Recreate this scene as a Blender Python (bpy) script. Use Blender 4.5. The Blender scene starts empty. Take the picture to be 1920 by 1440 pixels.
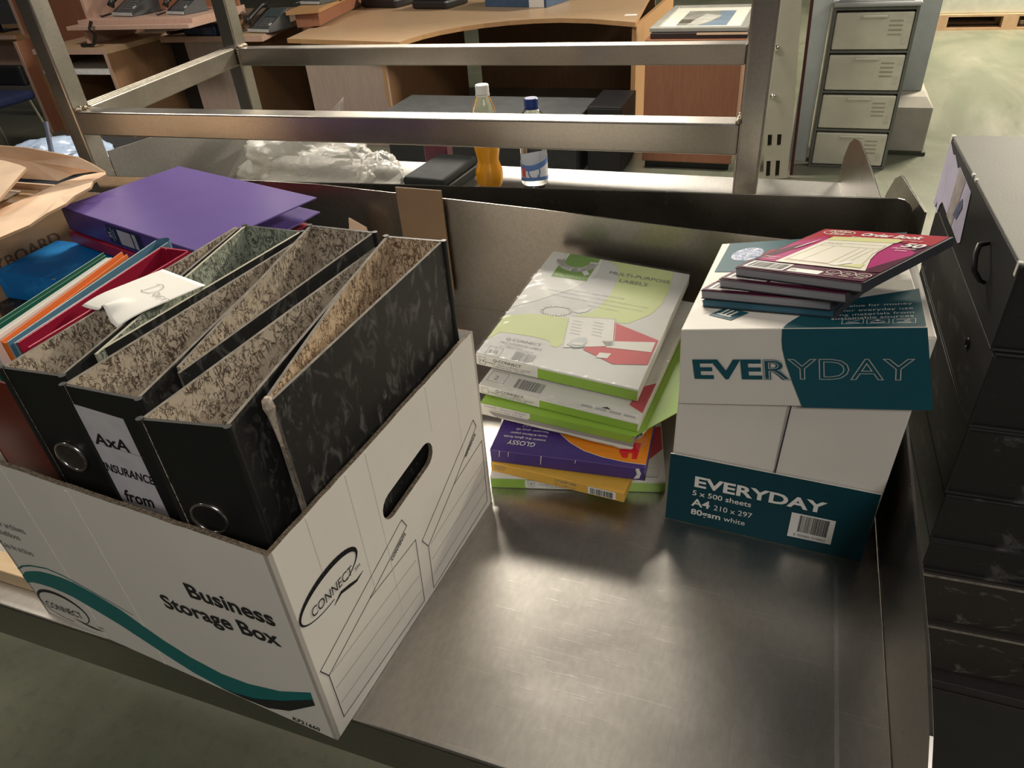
import bpy, math, random
from mathutils import Vector, Matrix
from mathutils.geometry import tessellate_polygon

random.seed(7)
SC = bpy.context.scene
COL = SC.collection

# ------------------------------------------------------------------ camera
def mat_from_cols(r, u, b, loc):
    return Matrix(((r[0], u[0], b[0], loc[0]), (r[1], u[1], b[1], loc[1]), (r[2], u[2], b[2], loc[2]), (0, 0, 0, 1)))
CAMROWS = ((0.939376, 0.336087, -0.067962), (0.140231, -0.557422, -0.818301), (-0.312904, 0.759162, -0.570758))
cd = bpy.data.cameras.new('camera'); cam = bpy.data.objects.new('camera', cd); COL.objects.link(cam)
cr, cdn, cf = [Vector(v) for v in CAMROWS]
cam.matrix_world = mat_from_cols(cr, -cdn, -cf, (0, 0, 1.5129))
cd.sensor_width = 36.0; cd.lens = 25.419; cd.clip_start = .02; cd.clip_end = 100
SC.camera = cam

# ------------------------------------------------------------------ light, exposure
SC.view_settings.view_transform = 'Standard'
SC.view_settings.look = 'None'
SC.view_settings.gamma = 1.0
SC.view_settings.use_curve_mapping = False
SC.view_settings.exposure = 0.0
wd = bpy.data.worlds.new('hall'); SC.world = wd; wd.use_nodes = True
wd.node_tree.nodes['Background'].inputs[0].default_value = (1.0, .95, .88, 1)
wd.node_tree.nodes['Background'].inputs[1].default_value = .032

def area(name, loc, target, sx, sy, power, col=(1, .91, .77)):
    l = bpy.data.lights.new(name, 'AREA'); l.shape = 'RECTANGLE'; l.size = sx; l.size_y = sy; l.energy = power; l.color = col
    o = bpy.data.objects.new(name, l); COL.objects.link(o); o.location = loc
    d = Vector(target) - Vector(loc); o.rotation_euler = d.to_track_quat('-Z', 'Y').to_euler()
    return o
area('strip_or_fill_lamp', (-1.5, 4.2, 2.95), (-.3, .6, .9), 1.6, .13, 190)
area('strip_or_fill_lamp', (-2.3, .5, 3.2), (-.9, .7, .9), 1.5, .4, 15)
area('strip_or_fill_lamp', (2.9, 8.2, 3.4), (1.7, 7.0, 0), 1.5, .4, 590, (1, .90, .70))
area('strip_or_fill_lamp', (-3.4, 2.4, 3.3), (-2.6, 5.0, .4), 1.5, .4, 72)  # added fill for the upright faces of the desks, no such lamp seen
area('strip_or_fill_lamp', (-.60, 1.30, 3.3), (-.60, 1.3, 0), 1.2, .3, 1.9)  # weak lamp added so its reflection brightens the patch on the steel
area('strip_or_fill_lamp', (3.0, 3.6, 3.3), (.3, 4.8, .3), 1.5, .4, 42)  # added fill aimed at the drawer tower and brown cabinet, source unseen
area('strip_or_fill_lamp', (1.3, -1.5, 3.1), (-.2, .4, .9), 1.4, .4, 38, (1, .95, .88))

# ------------------------------------------------------------------ materials
MATS = {}
def new_mat(name):
    m = bpy.data.materials.new(name); m.use_nodes = True
    nt = m.node_tree; return m, nt, nt.nodes['Principled BSDF']
def nd(nt, t, **kw):
    n = nt.nodes.new(t)
    for k, v in kw.items():
        if k.startswith('i_'):
            key = k[2:]; key = int(key) if key.isdigit() else key.replace('_', ' ')
            n.inputs[key].default_value = v
        else: setattr(n, k, v)
    return n
def coords(nt, scale=(1, 1, 1), rot=(0, 0, 0), kind='Object'):
    tc = nd(nt, 'ShaderNodeTexCoord'); mp = nd(nt, 'ShaderNodeMapping')
    mp.inputs['Scale'].default_value = scale; mp.inputs['Rotation'].default_value = rot
    nt.links.new(tc.outputs[kind], mp.inputs['Vector']); return mp.outputs['Vector']
def ramp(nt, fac, stops, interp='LINEAR'):
    r = nd(nt, 'ShaderNodeValToRGB'); r.color_ramp.interpolation = interp
    els = r.color_ramp.elements
    while len(els) < len(stops): els.new(.5)
    for e, (p, c) in zip(els, stops):
        e.position = p; e.color = (c, c, c, 1) if isinstance(c, (int, float)) else (*c, 1)
    nt.links.new(fac, r.inputs[0]); return r.outputs[0]
def noise(nt, vec, scale, detail=3, rough=.55, dist=0):
    n = nd(nt, 'ShaderNodeTexNoise'); n.inputs['Scale'].default_value = scale; n.inputs['Detail'].default_value = detail
    n.inputs['Roughness'].default_value = rough; n.inputs['Distortion'].default_value = dist
    nt.links.new(vec, n.inputs['Vector']); return n.outputs['Fac']
def mixc(nt, fac, a, b):
    m = nd(nt, 'ShaderNodeMix', data_type='RGBA')
    for s, v in ((m.inputs[0], fac), (m.inputs[6], a), (m.inputs[7], b)):
        if hasattr(v, 'links'): nt.links.new(v, s)
        else: s.default_value = v if isinstance(v, (int, float)) else (*v, 1)
    return m.outputs[2]
def bump(nt, h, p, strength=.3, dist=.001):
    b = nd(nt, 'ShaderNodeBump'); b.inputs['Strength'].default_value = strength; b.inputs['Distance'].default_value = dist
    nt.links.new(h, b.inputs['Height']); nt.links.new(b.outputs[0], p.inputs['Normal'])
def M(name, col, rough=.5, metal=0, var=.12, scale=18, bmp=0, bscale=200, coat=0, spec=.5, trans=0, alpha=1, stretch=(1, 1, 1)):
    if name in MATS: return MATS[name]
    m, nt, p = new_mat(name)
    p.inputs['Roughness'].default_value = rough; p.inputs['Metallic'].default_value = metal
    p.inputs['Specular IOR Level'].default_value = spec; p.inputs['Coat Weight'].default_value = coat
    p.inputs['Transmission Weight'].default_value = trans; p.inputs['Alpha'].default_value = alpha
    v = coords(nt, stretch)
    if var:
        f = noise(nt, v, scale, 4)
        dark = tuple(c * (1 - var) for c in col); lite = tuple(min(1, c * (1 + var)) for c in col)
        nt.links.new(ramp(nt, f, [(.3, dark), (.7, lite)]), p.inputs['Base Color'])
    else: p.inputs['Base Color'].default_value = (*col, 1)
    if bmp: bump(nt, noise(nt, v, bscale, 2), p, bmp)
    MATS[name] = m; return m

def steel(name, base, rough, seed=0, stretch=(1, 1, 1), bs=.07, marks=True):
    m, nt, p = new_mat(name); p.inputs['Metallic'].default_value = 1
    v = coords(nt, (1, 1, 1), (0, 0, .3 + seed))
    smear = noise(nt, v, 5.5, 6, .6, .6)
    brush = noise(nt, coords(nt, (400 * stretch[0], 14 * stretch[1], 60 * stretch[2])), 1, 3)
    scr = noise(nt, coords(nt, (18, 500, 60), (0, 0, .9 + seed)), 1, 2)
    c = mixc(nt, ramp(nt, smear, [(.3, 0.0), (.7, 1.0)]), tuple(b * .84 for b in base), base)
    mot = noise(nt, coords(nt, (1, .5, 1)), 190, 3); c = mixc(nt, ramp(nt, mot, [(.35, .0), (.65, .30)]), c, tuple(b * .62 for b in base))
    if marks:
     sc1 = noise(nt, coords(nt, (9, 420, 50), (0, 0, 1.25 + seed)), 1, 2); sc2 = noise(nt, coords(nt, (7, 300, 50), (0, 0, -.35)), 1, 2); sc3 = noise(nt, coords(nt, (1, 1, 1)), 9, 2)
     sm = nd(nt, 'ShaderNodeMath', operation='MAXIMUM'); nt.links.new(ramp(nt, sc1, [(.66, 0.0), (.71, 1.0)]), sm.inputs[0]); nt.links.new(ramp(nt, sc2, [(.67, 0.0), (.72, 1.0)]), sm.inputs[1])
     sg = nd(nt, 'ShaderNodeMath', operation='MULTIPLY'); nt.links.new(sm.outputs[0], sg.inputs[0]); nt.links.new(ramp(nt, sc3, [(.40, .03), (.65, .30)]), sg.inputs[1])
     c = mixc(nt, sg.outputs[0], c, (.85, .82, .77))
    nt.links.new(c, p.inputs['Base Color'])
    a = nd(nt, 'ShaderNodeMath', operation='MULTIPLY_ADD'); nt.links.new(smear, a.inputs[0]); a.inputs[1].default_value = .22; a.inputs[2].default_value = rough - .11
    nt.links.new(a.outputs[0], p.inputs['Roughness'])
    h = nd(nt, 'ShaderNodeMath', operation='ADD'); nt.links.new(brush, h.inputs[0])
    s2 = ramp(nt, scr, [(.64, 0.0), (.68, 1.0)])
    if marks: nt.links.new(s2, h.inputs[1])
    bump(nt, h.outputs[0], p, bs, .0006)
    MATS[name] = m; return m
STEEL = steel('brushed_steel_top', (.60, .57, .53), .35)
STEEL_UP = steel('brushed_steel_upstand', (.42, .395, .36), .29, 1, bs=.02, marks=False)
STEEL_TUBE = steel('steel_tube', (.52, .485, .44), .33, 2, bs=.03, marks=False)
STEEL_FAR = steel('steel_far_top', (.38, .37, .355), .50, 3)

def marble():
    m, nt, p = new_mat('black_mottled_board'); v = coords(nt)
    f = noise(nt, coords(nt, (1, 1, .55), (.3, .5, 0)), 75, 5, .62, .9)
    g = noise(nt, v, 9, 3)
    a = ramp(nt, f, [(.53, 0.0), (.66, 1.0)])
    b = nd(nt, 'ShaderNodeMath', operation='MULTIPLY'); nt.links.new(a, b.inputs[0]); nt.links.new(ramp(nt, g, [(.35, .25), (.65, 1.0)]), b.inputs[1])
    nt.links.new(mixc(nt, b.outputs[0], (.018, .017, .016), (.15, .145, .135)), p.inputs['Base Color'])
    p.inputs['Roughness'].default_value = .5
    bump(nt, f, p, .08); return m
MARBLE = marble()
def vein(name, tan, dark, green=0):
    m, nt, p = new_mat(name)
    v1 = coords(nt, (1, 1, .5), (.6, .5, .4)); v2 = coords(nt, (1, 1, .6), (-.5, .7, .2))
    def lines(v, sc, w):
        n = noise(nt, v, sc, 5, .62, .7)
        s = nd(nt, 'ShaderNodeMath', operation='SUBTRACT'); nt.links.new(n, s.inputs[0]); s.inputs[1].default_value = .5
        ab = nd(nt, 'ShaderNodeMath', operation='ABSOLUTE'); nt.links.new(s.outputs[0], ab.inputs[0])
        return ramp(nt, ab.outputs[0], [(w * .5, 1.0), (w, 0.0)])
    l1 = lines(v1, 105, .030); l2 = lines(v2, 170, .030)
    brk = ramp(nt, noise(nt, coords(nt), 60, 3), [(.33, 0.0), (.48, 1.0)])
    mx = nd(nt, 'ShaderNodeMath', operation='MAXIMUM'); nt.links.new(l1, mx.inputs[0]); nt.links.new(l2, mx.inputs[1])
    mu = nd(nt, 'ShaderNodeMath', operation='MULTIPLY'); nt.links.new(mx.outputs[0], mu.inputs[0]); nt.links.new(brk, mu.inputs[1])
    base = mixc(nt, ramp(nt, noise(nt, coords(nt), 14, 3), [(.3, 0.0), (.7, 1.0)]), tuple(c * .88 for c in tan), tan)
    nt.links.new(mixc(nt, mu.outputs[0], base, dark), p.inputs['Base Color'])
    p.inputs['Roughness'].default_value = .6; return m
VEIN = vein('veined_lining', (.58, .50, .395), (.085, .06, .042))
VEIN_G = vein('veined_lining_green', (.42, .45, .37), (.06, .07, .055))
VEIN_O = vein('veined_lining_orange', (.66, .52, .36), (.12, .07, .04))
def wood(name, a, b, sc=(1, 9, 1), rough=.45):
    m, nt, p = new_mat(name)
    f = noise(nt, coords(nt, sc), 7, 6, .6, .5); nt.links.new(ramp(nt, f, [(.3, a), (.7, b)]), p.inputs['Base Color'])
    p.inputs['Roughness'].default_value = rough; return m
BEECH = wood('beech_top', (.46, .31, .19), (.55, .39, .25), (1, 7, 1), .38)
BEECH_EDGE = wood('beech_edge', (.40, .22, .10), (.46, .27, .13))
CHERRY = wood('cherry_panel', (.26, .105, .06), (.31, .135, .078), (9, 9, 1))
BROWN = wood('brown_panel', (.20, .105, .052), (.25, .14, .075), (9, 9, 1))
PALE = wood('pale_wood_panel', (.36, .27, .235), (.42, .33, .29), (10, 10, 1))
PINKW = wood('pinkish_wood', (.48, .31, .25), (.55, .37, .30), (6, 6, 1))
TANW = wood('light_wood', (.62, .44, .25), (.70, .52, .32), (2, 20, 2))
def floor_mat():
    m, nt, p = new_mat('painted_concrete')
    v = coords(nt)
    a = noise(nt, coords(nt, (1, .45, 1), (0, 0, .25)), 1.6, 6, .6, .8); b = noise(nt, v, 42, 4); c = noise(nt, v, 380, 2)
    col = ramp(nt, a, [(.30, (.105, .125, .088)), (.48, (.145, .155, .112)), (.62, (.185, .185, .138)), (.72, (.235, .225, .175))])
    col = mixc(nt, ramp(nt, b, [(.52, 0.0), (.75, .5)]), col, (.085, .10, .085))
    sp = ramp(nt, c, [(.62, 0.0), (.72, .35)])
    nt.links.new(mixc(nt, sp, col, (.25, .26, .24)), p.inputs['Base Color'])
    nt.links.new(ramp(nt, a, [(.3, .28), (.7, .5)]), p.inputs['Roughness'])
    bump(nt, b, p, .25, .002); return m
FLOOR = floor_mat()
def worn(name, col, wear, amt=.62, sc=22):
    m, nt, p = new_mat(name); v = coords(nt)
    f = noise(nt, coords(nt, (1, 1, 1.6)), sc, 6, .65, .7); g = noise(nt, v, 5, 2)
    a = ramp(nt, f, [(amt, 0.0), (amt + .1, 1.0)])
    nt.links.new(mixc(nt, a, mixc(nt, g, tuple(c * .7 for c in col), tuple(c * 1.3 for c in col)), wear), p.inputs['Base Color'])
    p.inputs['Roughness'].default_value = .5; bump(nt, f, p, .1); return m
BOXBLACK = worn('black_box_board', (.016, .015, .0145), (.075, .07, .065), .58)
BOXBROWN = worn('black_brown_worn_board', (.032, .025, .021), (.13, .115, .095), .60, 30)
BLUE = worn('blue_worn_cloth', (.007, .18, .54), (.018, .25, .64), .5, 14); BLUE.node_tree.nodes['Principled BSDF'].inputs['Specular IOR Level'].default_value = .2
GREYTOP = M('grey_lid_paper', (.105, .101, .091), .6, var=.07, bmp=.15, bscale=500)

WHITE = M('white_card', (.80, .755, .69), .55, var=.03, scale=9)
WHITE_B = M('carton_white', (.66, .625, .57), .55, var=.03, scale=9)
WHITE_IN = M('card_inside', (.40, .30, .20), .7, var=.1)
CORR = M('corrugated_edge', (.15, .115, .08), .8, var=.75, scale=420)
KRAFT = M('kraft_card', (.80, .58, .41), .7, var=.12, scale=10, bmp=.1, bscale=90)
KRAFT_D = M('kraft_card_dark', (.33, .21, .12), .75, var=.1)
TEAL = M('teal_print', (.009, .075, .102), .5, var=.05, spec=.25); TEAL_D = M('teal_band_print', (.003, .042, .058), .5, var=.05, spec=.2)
TEAL2 = M('wave_teal_print', (.0, .165, .165), .45, var=.04)
INK = M('black_ink', (.012, .012, .014), .5, var=0)
INKG = M('grey_ink', (.16, .16, .16), .55, var=0)
INKL = M('pale_grey_ink', (.36, .36, .35), .5, var=0)
WINK = M('white_ink', (.72, .71, .68), .5, var=0)
PAPER = M('white_paper', (.84, .82, .78), .6, var=.03)
PAPERG = M('grey_paper_edges', (.27, .255, .24), .7, var=.22, scale=6, stretch=(1, 1, 300))
BPLAIN = M('black_spine_paper', (.009, .0095, .009), .5, var=.1, bmp=.06, bscale=600)
EDGE = M('frayed_board_edge', (.20, .175, .145), .8, var=.35, scale=90)
CHROME = M('chrome', (.78, .75, .70), .18, 1, var=.05)
DARK = M('dark_hole', (.03, .024, .018), .8, var=.3, scale=200)
PURPLE = M('purple_cover', (.135, .088, .31), .33, var=.05, bmp=.05, bscale=900)
PURPLE_E = M('purple_spine', (.075, .035, .20), .33, var=.06)
REDP = M('red_plastic', (.30, .012, .04), .32, var=.08)
REDD = M('dark_red_plastic', (.13, .016, .008), .42, var=.35, scale=7, spec=.25)
ORANGE = M('orange_card', (.80, .19, .035), .5, var=.05)
GREEN = M('green_card', (.0, .10, .065), .45, var=.1)
SLATE = M('slate_blue_plastic', (.085, .19, .28), .35, var=.08)
SLATE_L = M('slate_blue_edge', (.30, .42, .46), .35, var=.08)
GREYP = M('grey_green_paper', (.50, .50, .45), .6, var=.06)
LIME = M('lime_print', (.235, .40, .055), .3, var=.04)
LIME_P = M('pale_lime_print', (.48, .55, .26), .55, spec=.2, var=.03)
PACKW = M('pack_white', (.60, .60, .57), .55, spec=.2, var=.03)
PACKG = M('pack_pale_grey', (.50, .51, .50), .55, spec=.2, var=.03)
PINKR = M('pack_red', (.45, .065, .08), .55, spec=.2, var=.06)
DGREEN = M('logo_green', (.15, .28, .06), .55, spec=.2, var=0)
KPURPLE = M('indigo_card', (.055, .03, .17), .35, var=.1)
KORANGE = M('amber_card', (.62, .20, .012), .4, var=.06)
KYELL = M('yellow_card', (.62, .36, .055), .45, var=.06)
SCUFF = M('scuffed_white', (.62, .60, .56), .7, var=.15)
MAG = M('magenta_print', (.42, .03, .17), .3, var=.12, scale=9)
CRIM = M('crimson_print', (.42, .02, .045), .3, var=.08)
PLUM = M('plum_print', (.085, .012, .04), .3, var=.12)
CREAM = M('cream_print', (.74, .71, .60), .4, var=.03)
YELP = M('pale_yellow_print', (.62, .62, .28), .4, var=.03)
PADG = M('pad_paper_edge', (.24, .245, .27), .6, var=.2, scale=5, stretch=(1, 1, 400))
PADD = M('pad_dark_spine', (.035, .035, .045), .5, var=.2)
TEALBK = M('teal_book_edge', (.03, .11, .16), .5, var=.2, scale=8, stretch=(1, 1, 300))
BLACKP = M('black_plastic', (.012, .012, .014), .4, var=.15, bmp=.05)
GREYCASE = M('charcoal_case', (.03, .034, .037), .75, spec=.15, var=.2, scale=30)
NAVY = M('navy_plastic', (.02, .035, .09), .45, var=.2)
LGREY = M('light_grey_plastic', (.42, .43, .43), .45, var=.06)
DGREY = M('dark_grey_plastic', (.06, .065, .07), .5, var=.12)
CREAMP = M('cream_metal', (.45, .42, .34), .4, var=.05)
TRANSL = M('milky_drawer', (.68, .66, .55), .3, var=.12, scale=5)
FRAMEG = M('tower_frame_grey', (.15, .155, .14), .45, var=.1)
BLUEGREY = M('blue_grey_paint', (.40, .44, .43), .5, var=.05)
STONE = M('concrete_block', (.40, .38, .33), .75, var=.12, scale=9, bmp=.2, bscale=80)
MAROON = M('maroon_strip', (.075, .015, .014), .5, var=.1)
SILVER = M('silver_frame', (.50, .50, .47), .35, .4, var=.08)
MOUNT = M('picture_mount', (.66, .66, .60), .5, var=.03)
PALLETW = wood('pallet_wood', (.46, .29, .17), (.60, .41, .26))
BLUEFAB = M('navy_fabric', (.015, .025, .09), .8, var=.25)
LILAC = M('lilac_label', (.46, .43, .56), .6, var=.1, scale=30)
LILACG = M('label_grey_smear', (.33, .29, .28), .6, var=.3, scale=60)
BOARD = M('cardboard_offcut', (.235, .15, .085), .75, var=.06)
MAROONF = M('maroon_folder', (.10, .012, .03), .4, var=.1)
CAPB = M('blue_cap', (.01, .035, .19), .35, var=0)
CAPW = M('white_cap', (.80, .79, .76), .4, var=0)
JUICE = M('orange_drink', (.93, .42, .01), .25, var=.04)
PET = M('clear_bottle', (.95, .96, .97), .05, trans=1, var=0); MATS['clear_bottle'].node_tree.nodes['Principled BSDF'].inputs['IOR'].default_value = 1.25
LBLUE = M('label_blue', (.10, .20, .48), .4, var=.05)
LRED = M('label_red', (.60, .10, .10), .4, var=.05)

def film(name, tint, opac, sc, strength, dist=.002, rough=.12, fres=.55):
    m, nt, p = new_mat(name); v = coords(nt)
    p.inputs['Base Color'].default_value = (*tint, 1); p.inputs['Roughness'].default_value = rough
    p.inputs['Specular IOR Level'].default_value = .9
    n = noise(nt, v, sc, 5, .6, 1.2); bump(nt, n, p, strength, dist)
    tr = nd(nt, 'ShaderNodeBsdfTransparent'); mx = nd(nt, 'ShaderNodeMixShader')
    lw = nd(nt, 'ShaderNodeLayerWeight'); lw.inputs['Blend'].default_value = .35
    ad = nd(nt, 'ShaderNodeMath', operation='MULTIPLY_ADD'); nt.links.new(lw.outputs['Fresnel'], ad.inputs[0]); ad.inputs[1].default_value = fres; ad.inputs[2].default_value = opac
    ad.use_clamp = True
    out = nt.nodes['Material Output']
    nt.links.new(ad.outputs[0], mx.inputs[0]); nt.links.new(tr.outputs[0], mx.inputs[1]); nt.links.new(p.outputs[0], mx.inputs[2]); nt.links.new(mx.outputs[0], out.inputs[0])
    MATS[name] = m; return m
WRAP = film('shrink_film', (.8, .8, .77), .03, 40, .14, .002, .12, .17)
BAG = film('polythene_bag', (.74, .73, .69), .30, 16, .5, .01, .2)
def globe_mat():
    m, nt, p = new_mat('earth_print'); n = noise(nt, coords(nt), 130, 5, .6, 1.5)
    nt.links.new(ramp(nt, n, [(.35, (.05, .10, .25)), (.5, (.25, .30, .45)), (.6, (.62, .62, .66))]), p.inputs['Base Color']); return m
GLOBE = globe_mat()

# ------------------------------------------------------------------ mesh helpers
def frame(loc=(0, 0, 0), rz=0, rx=0, ry=0):
    return Matrix.Translation(loc) @ Matrix.Rotation(rz, 4, 'Z') @ Matrix.Rotation(rx, 4, 'X') @ Matrix.Rotation(ry, 4, 'Y')
class MB:
    def __init__(s): s.v = []; s.f = []; s.m = []
    def add(s, vs, fs, m=0):
        o = len(s.v); s.v += [tuple(v) for v in vs]
        for i, f in enumerate(fs): s.f.append([o + k for k in f]); s.m.append(m[i] if isinstance(m, (list, tuple)) else m)
        return s
    def hexa(s, b, t, m=0):   # bottom 4 ccw, top 4 ccw ; m = one or (bottom, top, f01, f12, f23, f30)
        return s.add(list(b) + list(t), [(3, 2, 1, 0), (4, 5, 6, 7), (0, 1, 5, 4), (1, 2, 6, 5), (2, 3, 7, 6), (3, 0, 4, 7)], m)
    def box(s, x0, y0, z0, x1, y1, z1, m=0):
        return s.hexa([(x0, y0, z0), (x1, y0, z0), (x1, y1, z0), (x0, y1, z0)], [(x0, y0, z1), (x1, y0, z1), (x1, y1, z1), (x0, y1, z1)], m)
    def prism(s, poly, z0, z1, m=0, mt=None, mbm=None):
        n = len(poly); mt = m if mt is None else mt; mbm = m if mbm is None else mbm
        vs = [(x, y, z0) for x, y in poly] + [(x, y, z1) for x, y in poly]
        fs = [(i, (i + 1) % n, n + (i + 1) % n, n + i) for i in range(n)]; ms = [m] * n
        tri = tessellate_polygon([[Vector((x, y, 0)) for x, y in poly]])
        for t in tri:
            a, b, c = [Vector(poly[k]) for k in t]
            if (b - a).cross(c - a) < 0: t = (t[0], t[2], t[1])
            fs.append(tuple(n + k for k in t)); ms.append(mt); fs.append((t[2], t[1], t[0])); ms.append(mbm)
        return s.add(vs, fs, ms)
    def plate(s, outer, O, ux, uy, th, m=0, me=None, holes=(), etop=None):   # polygon with holes, face at O, thickness behind (-n)
        O, ux, uy = Vector(O), Vector(ux), Vector(uy); n = ux.cross(uy).normalized(); me = m if me is None else me
        loops = [outer] + list(holes); flat = [p for l in loops for p in l]
        tri = tessellate_polygon([[Vector((x, y, 0)) for x, y in l] for l in loops]); N = len(flat)
        P = [O + ux * x + uy * y for x, y in flat]; vs = P + [p - n * th for p in P]; fs = []; ms = []
        for t in tri:
            a, b, c = [Vector(flat[k]) for k in t]
            if (b - a).cross(c - a) < 0: t = (t[0], t[2], t[1])
            fs.append(tuple(t)); ms.append(m); fs.append((N + t[2], N + t[1], N + t[0])); ms.append(m)
        k = 0
        for l in loops:
            for i in range(len(l)):
                a, b = k + i, k + (i + 1) % len(l); fs.append((a, N + a, N + b, b))
                ms.append(me if etop is None or l is not outer or min(flat[a][1], flat[b][1]) > etop else m)
            k += len(l)
        return s.add(vs, fs, ms)
    def tube(s, pts, r, n=8, m=0, caps=True):
        pts = [Vector(p) for p in pts]; vs = []; fs = []
        for i, p in enumerate(pts):
            d = (pts[min(i + 1, len(pts) - 1)] - pts[max(i - 1, 0)]).normalized()
            a = d.cross(Vector((0, 0, 1)));  a = a.normalized() if a.length > .05 else Vector((1, 0, 0)); b = d.cross(a)
            rr = r[i] if isinstance(r, (list, tuple)) else r
            vs += [p + a * rr * math.cos(2 * math.pi * k / n) + b * rr * math.sin(2 * math.pi * k / n) for k in range(n)]
        for i in range(len(pts) - 1):
            for k in range(n): fs.append((i * n + k, i * n + (k + 1) % n, (i + 1) * n + (k + 1) % n, (i + 1) * n + k))
        if caps: fs += [tuple(range(n))[::-1], tuple((len(pts) - 1) * n + k for k in range(n))]
        return s.add(vs, fs, m)
    def bar(s, p, q, w, h, m=0, up=(0, 0, 1)):   # square bar from p to q
        p, q = Vector(p), Vector(q); d = (q - p).normalized(); u = Vector(up); a = d.cross(u).normalized() * w / 2; b = a.cross(d).normalized() * h / 2
        return s.hexa([p - a - b, p + a - b, p + a + b, p - a + b], [q - a - b, q + a - b, q + a + b, q - a + b], m)
    def lathe(s, prof, n=24, m=0, c=(0, 0)):
        vs = []; fs = []
        for r, z in prof: vs += [(c[0] + r * math.cos(2 * math.pi * k / n), c[1] + r * math.sin(2 * math.pi * k / n), z) for k in range(n)]
        for i in range(len(prof) - 1):
            for k in range(n): fs.append((i * n + k, i * n + (k + 1) % n, (i + 1) * n + (k + 1) % n, (i + 1) * n + k))
        fs += [tuple(range(n))[::-1], tuple((len(prof) - 1) * n + k for k in range(n))]
        return s.add(vs, fs, m)
    def grid(s, fn, nu, nv, m=0):
        vs = [fn(i / nu, j / nv) for j in range(nv + 1) for i in range(nu + 1)]
        fs = [(j * (nu + 1) + i, j * (nu + 1) + i + 1, (j + 1) * (nu + 1) + i + 1, (j + 1) * (nu + 1) + i) for j in range(nv) for i in range(nu)]
        return s.add(vs, fs, m)
    def ring(s, O, ux, uy, R, r, n=28, k=6, m=0, sq=1.0):
        O, ux, uy = Vector(O), Vector(ux), Vector(uy); nn = ux.cross(uy).normalized(); vs = []; fs = []
        for i in range(n):
            a = 2 * math.pi * i / n; d = ux * math.cos(a) + uy * math.sin(a)
            vs += [O + d * (R + r * math.cos(2 * math.pi * j / k)) + nn * r * sq * math.sin(2 * math.pi * j / k) for j in range(k)]
        for i in range(n):
            for j in range(k): fs.append((i * k + j, i * k + (j + 1) % k, ((i + 1) % n) * k + (j + 1) % k, ((i + 1) % n) * k + j))
        return s.add(vs, fs, m)
    def build(s, name, mats, parent=None, bevel=0, smooth=False, seg=2):
        me = bpy.data.meshes.new(name); me.from_pydata(s.v, [], s.f); me.validate()
        for m in (mats if isinstance(mats, (list, tuple)) else [mats]): me.materials.append(m)
        if len(me.polygons) == len(s.m): me.polygons.foreach_set('material_index', s.m)
        if smooth: me.polygons.foreach_set('use_smooth', [True] * len(me.polygons))
        me.update()
        o = bpy.data.objects.new(name, me); COL.objects.link(o)
        if parent: o.parent = parent
        if bevel:
            b = o.modifiers.new('bevel', 'BEVEL'); b.width = bevel; b.segments = seg; b.limit_method = 'ANGLE'; b.angle_limit = .6
        return o
def tag(o, label, cat, group=None):
    o['label'] = label; o['category'] = cat
    if group: o['group'] = group
    return o
def thing(name, label, cat, fr=None, group=None):
    o = bpy.data.objects.new(name, None); COL.objects.link(o); o.empty_display_size = .02
    if fr is not None: o.matrix_world = fr if isinstance(fr, Matrix) else Matrix.Translation(fr)
    return tag(o, label, cat, group)

# ------------------------------------------------------------------ flat print (lettering, logos, barcodes)
_TX = {}
def text_mesh(t, bold=0, outline=0):
    k = (t, bold, outline)
    if k in _TX: return _TX[k]
    cu = bpy.data.curves.new('t', 'FONT'); cu.body = t; cu.size = 1; cu.offset = bold; cu.resolution_u = 3
    if outline: cu.fill_mode = 'NONE'; cu.bevel_depth = outline; cu.bevel_resolution = 0
    o = bpy.data.objects.new('t', cu); COL.objects.link(o)
    dg = bpy.context.evaluated_depsgraph_get(); dg.update()
    me = bpy.data.meshes.new_from_object(o.evaluated_get(dg))
    vs = [(v.co.x, v.co.y) for v in me.vertices]; fs = [tuple(p.vertices) for p in me.polygons]
    bpy.data.objects.remove(o); bpy.data.curves.remove(cu); bpy.data.meshes.remove(me)
    x0 = min([v[0] for v in vs] or [0]); x1 = max([v[0] for v in vs] or [1])
    _TX[k] = ([(x - x0, y) for x, y in vs], fs, x1 - x0); return _TX[k]
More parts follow.
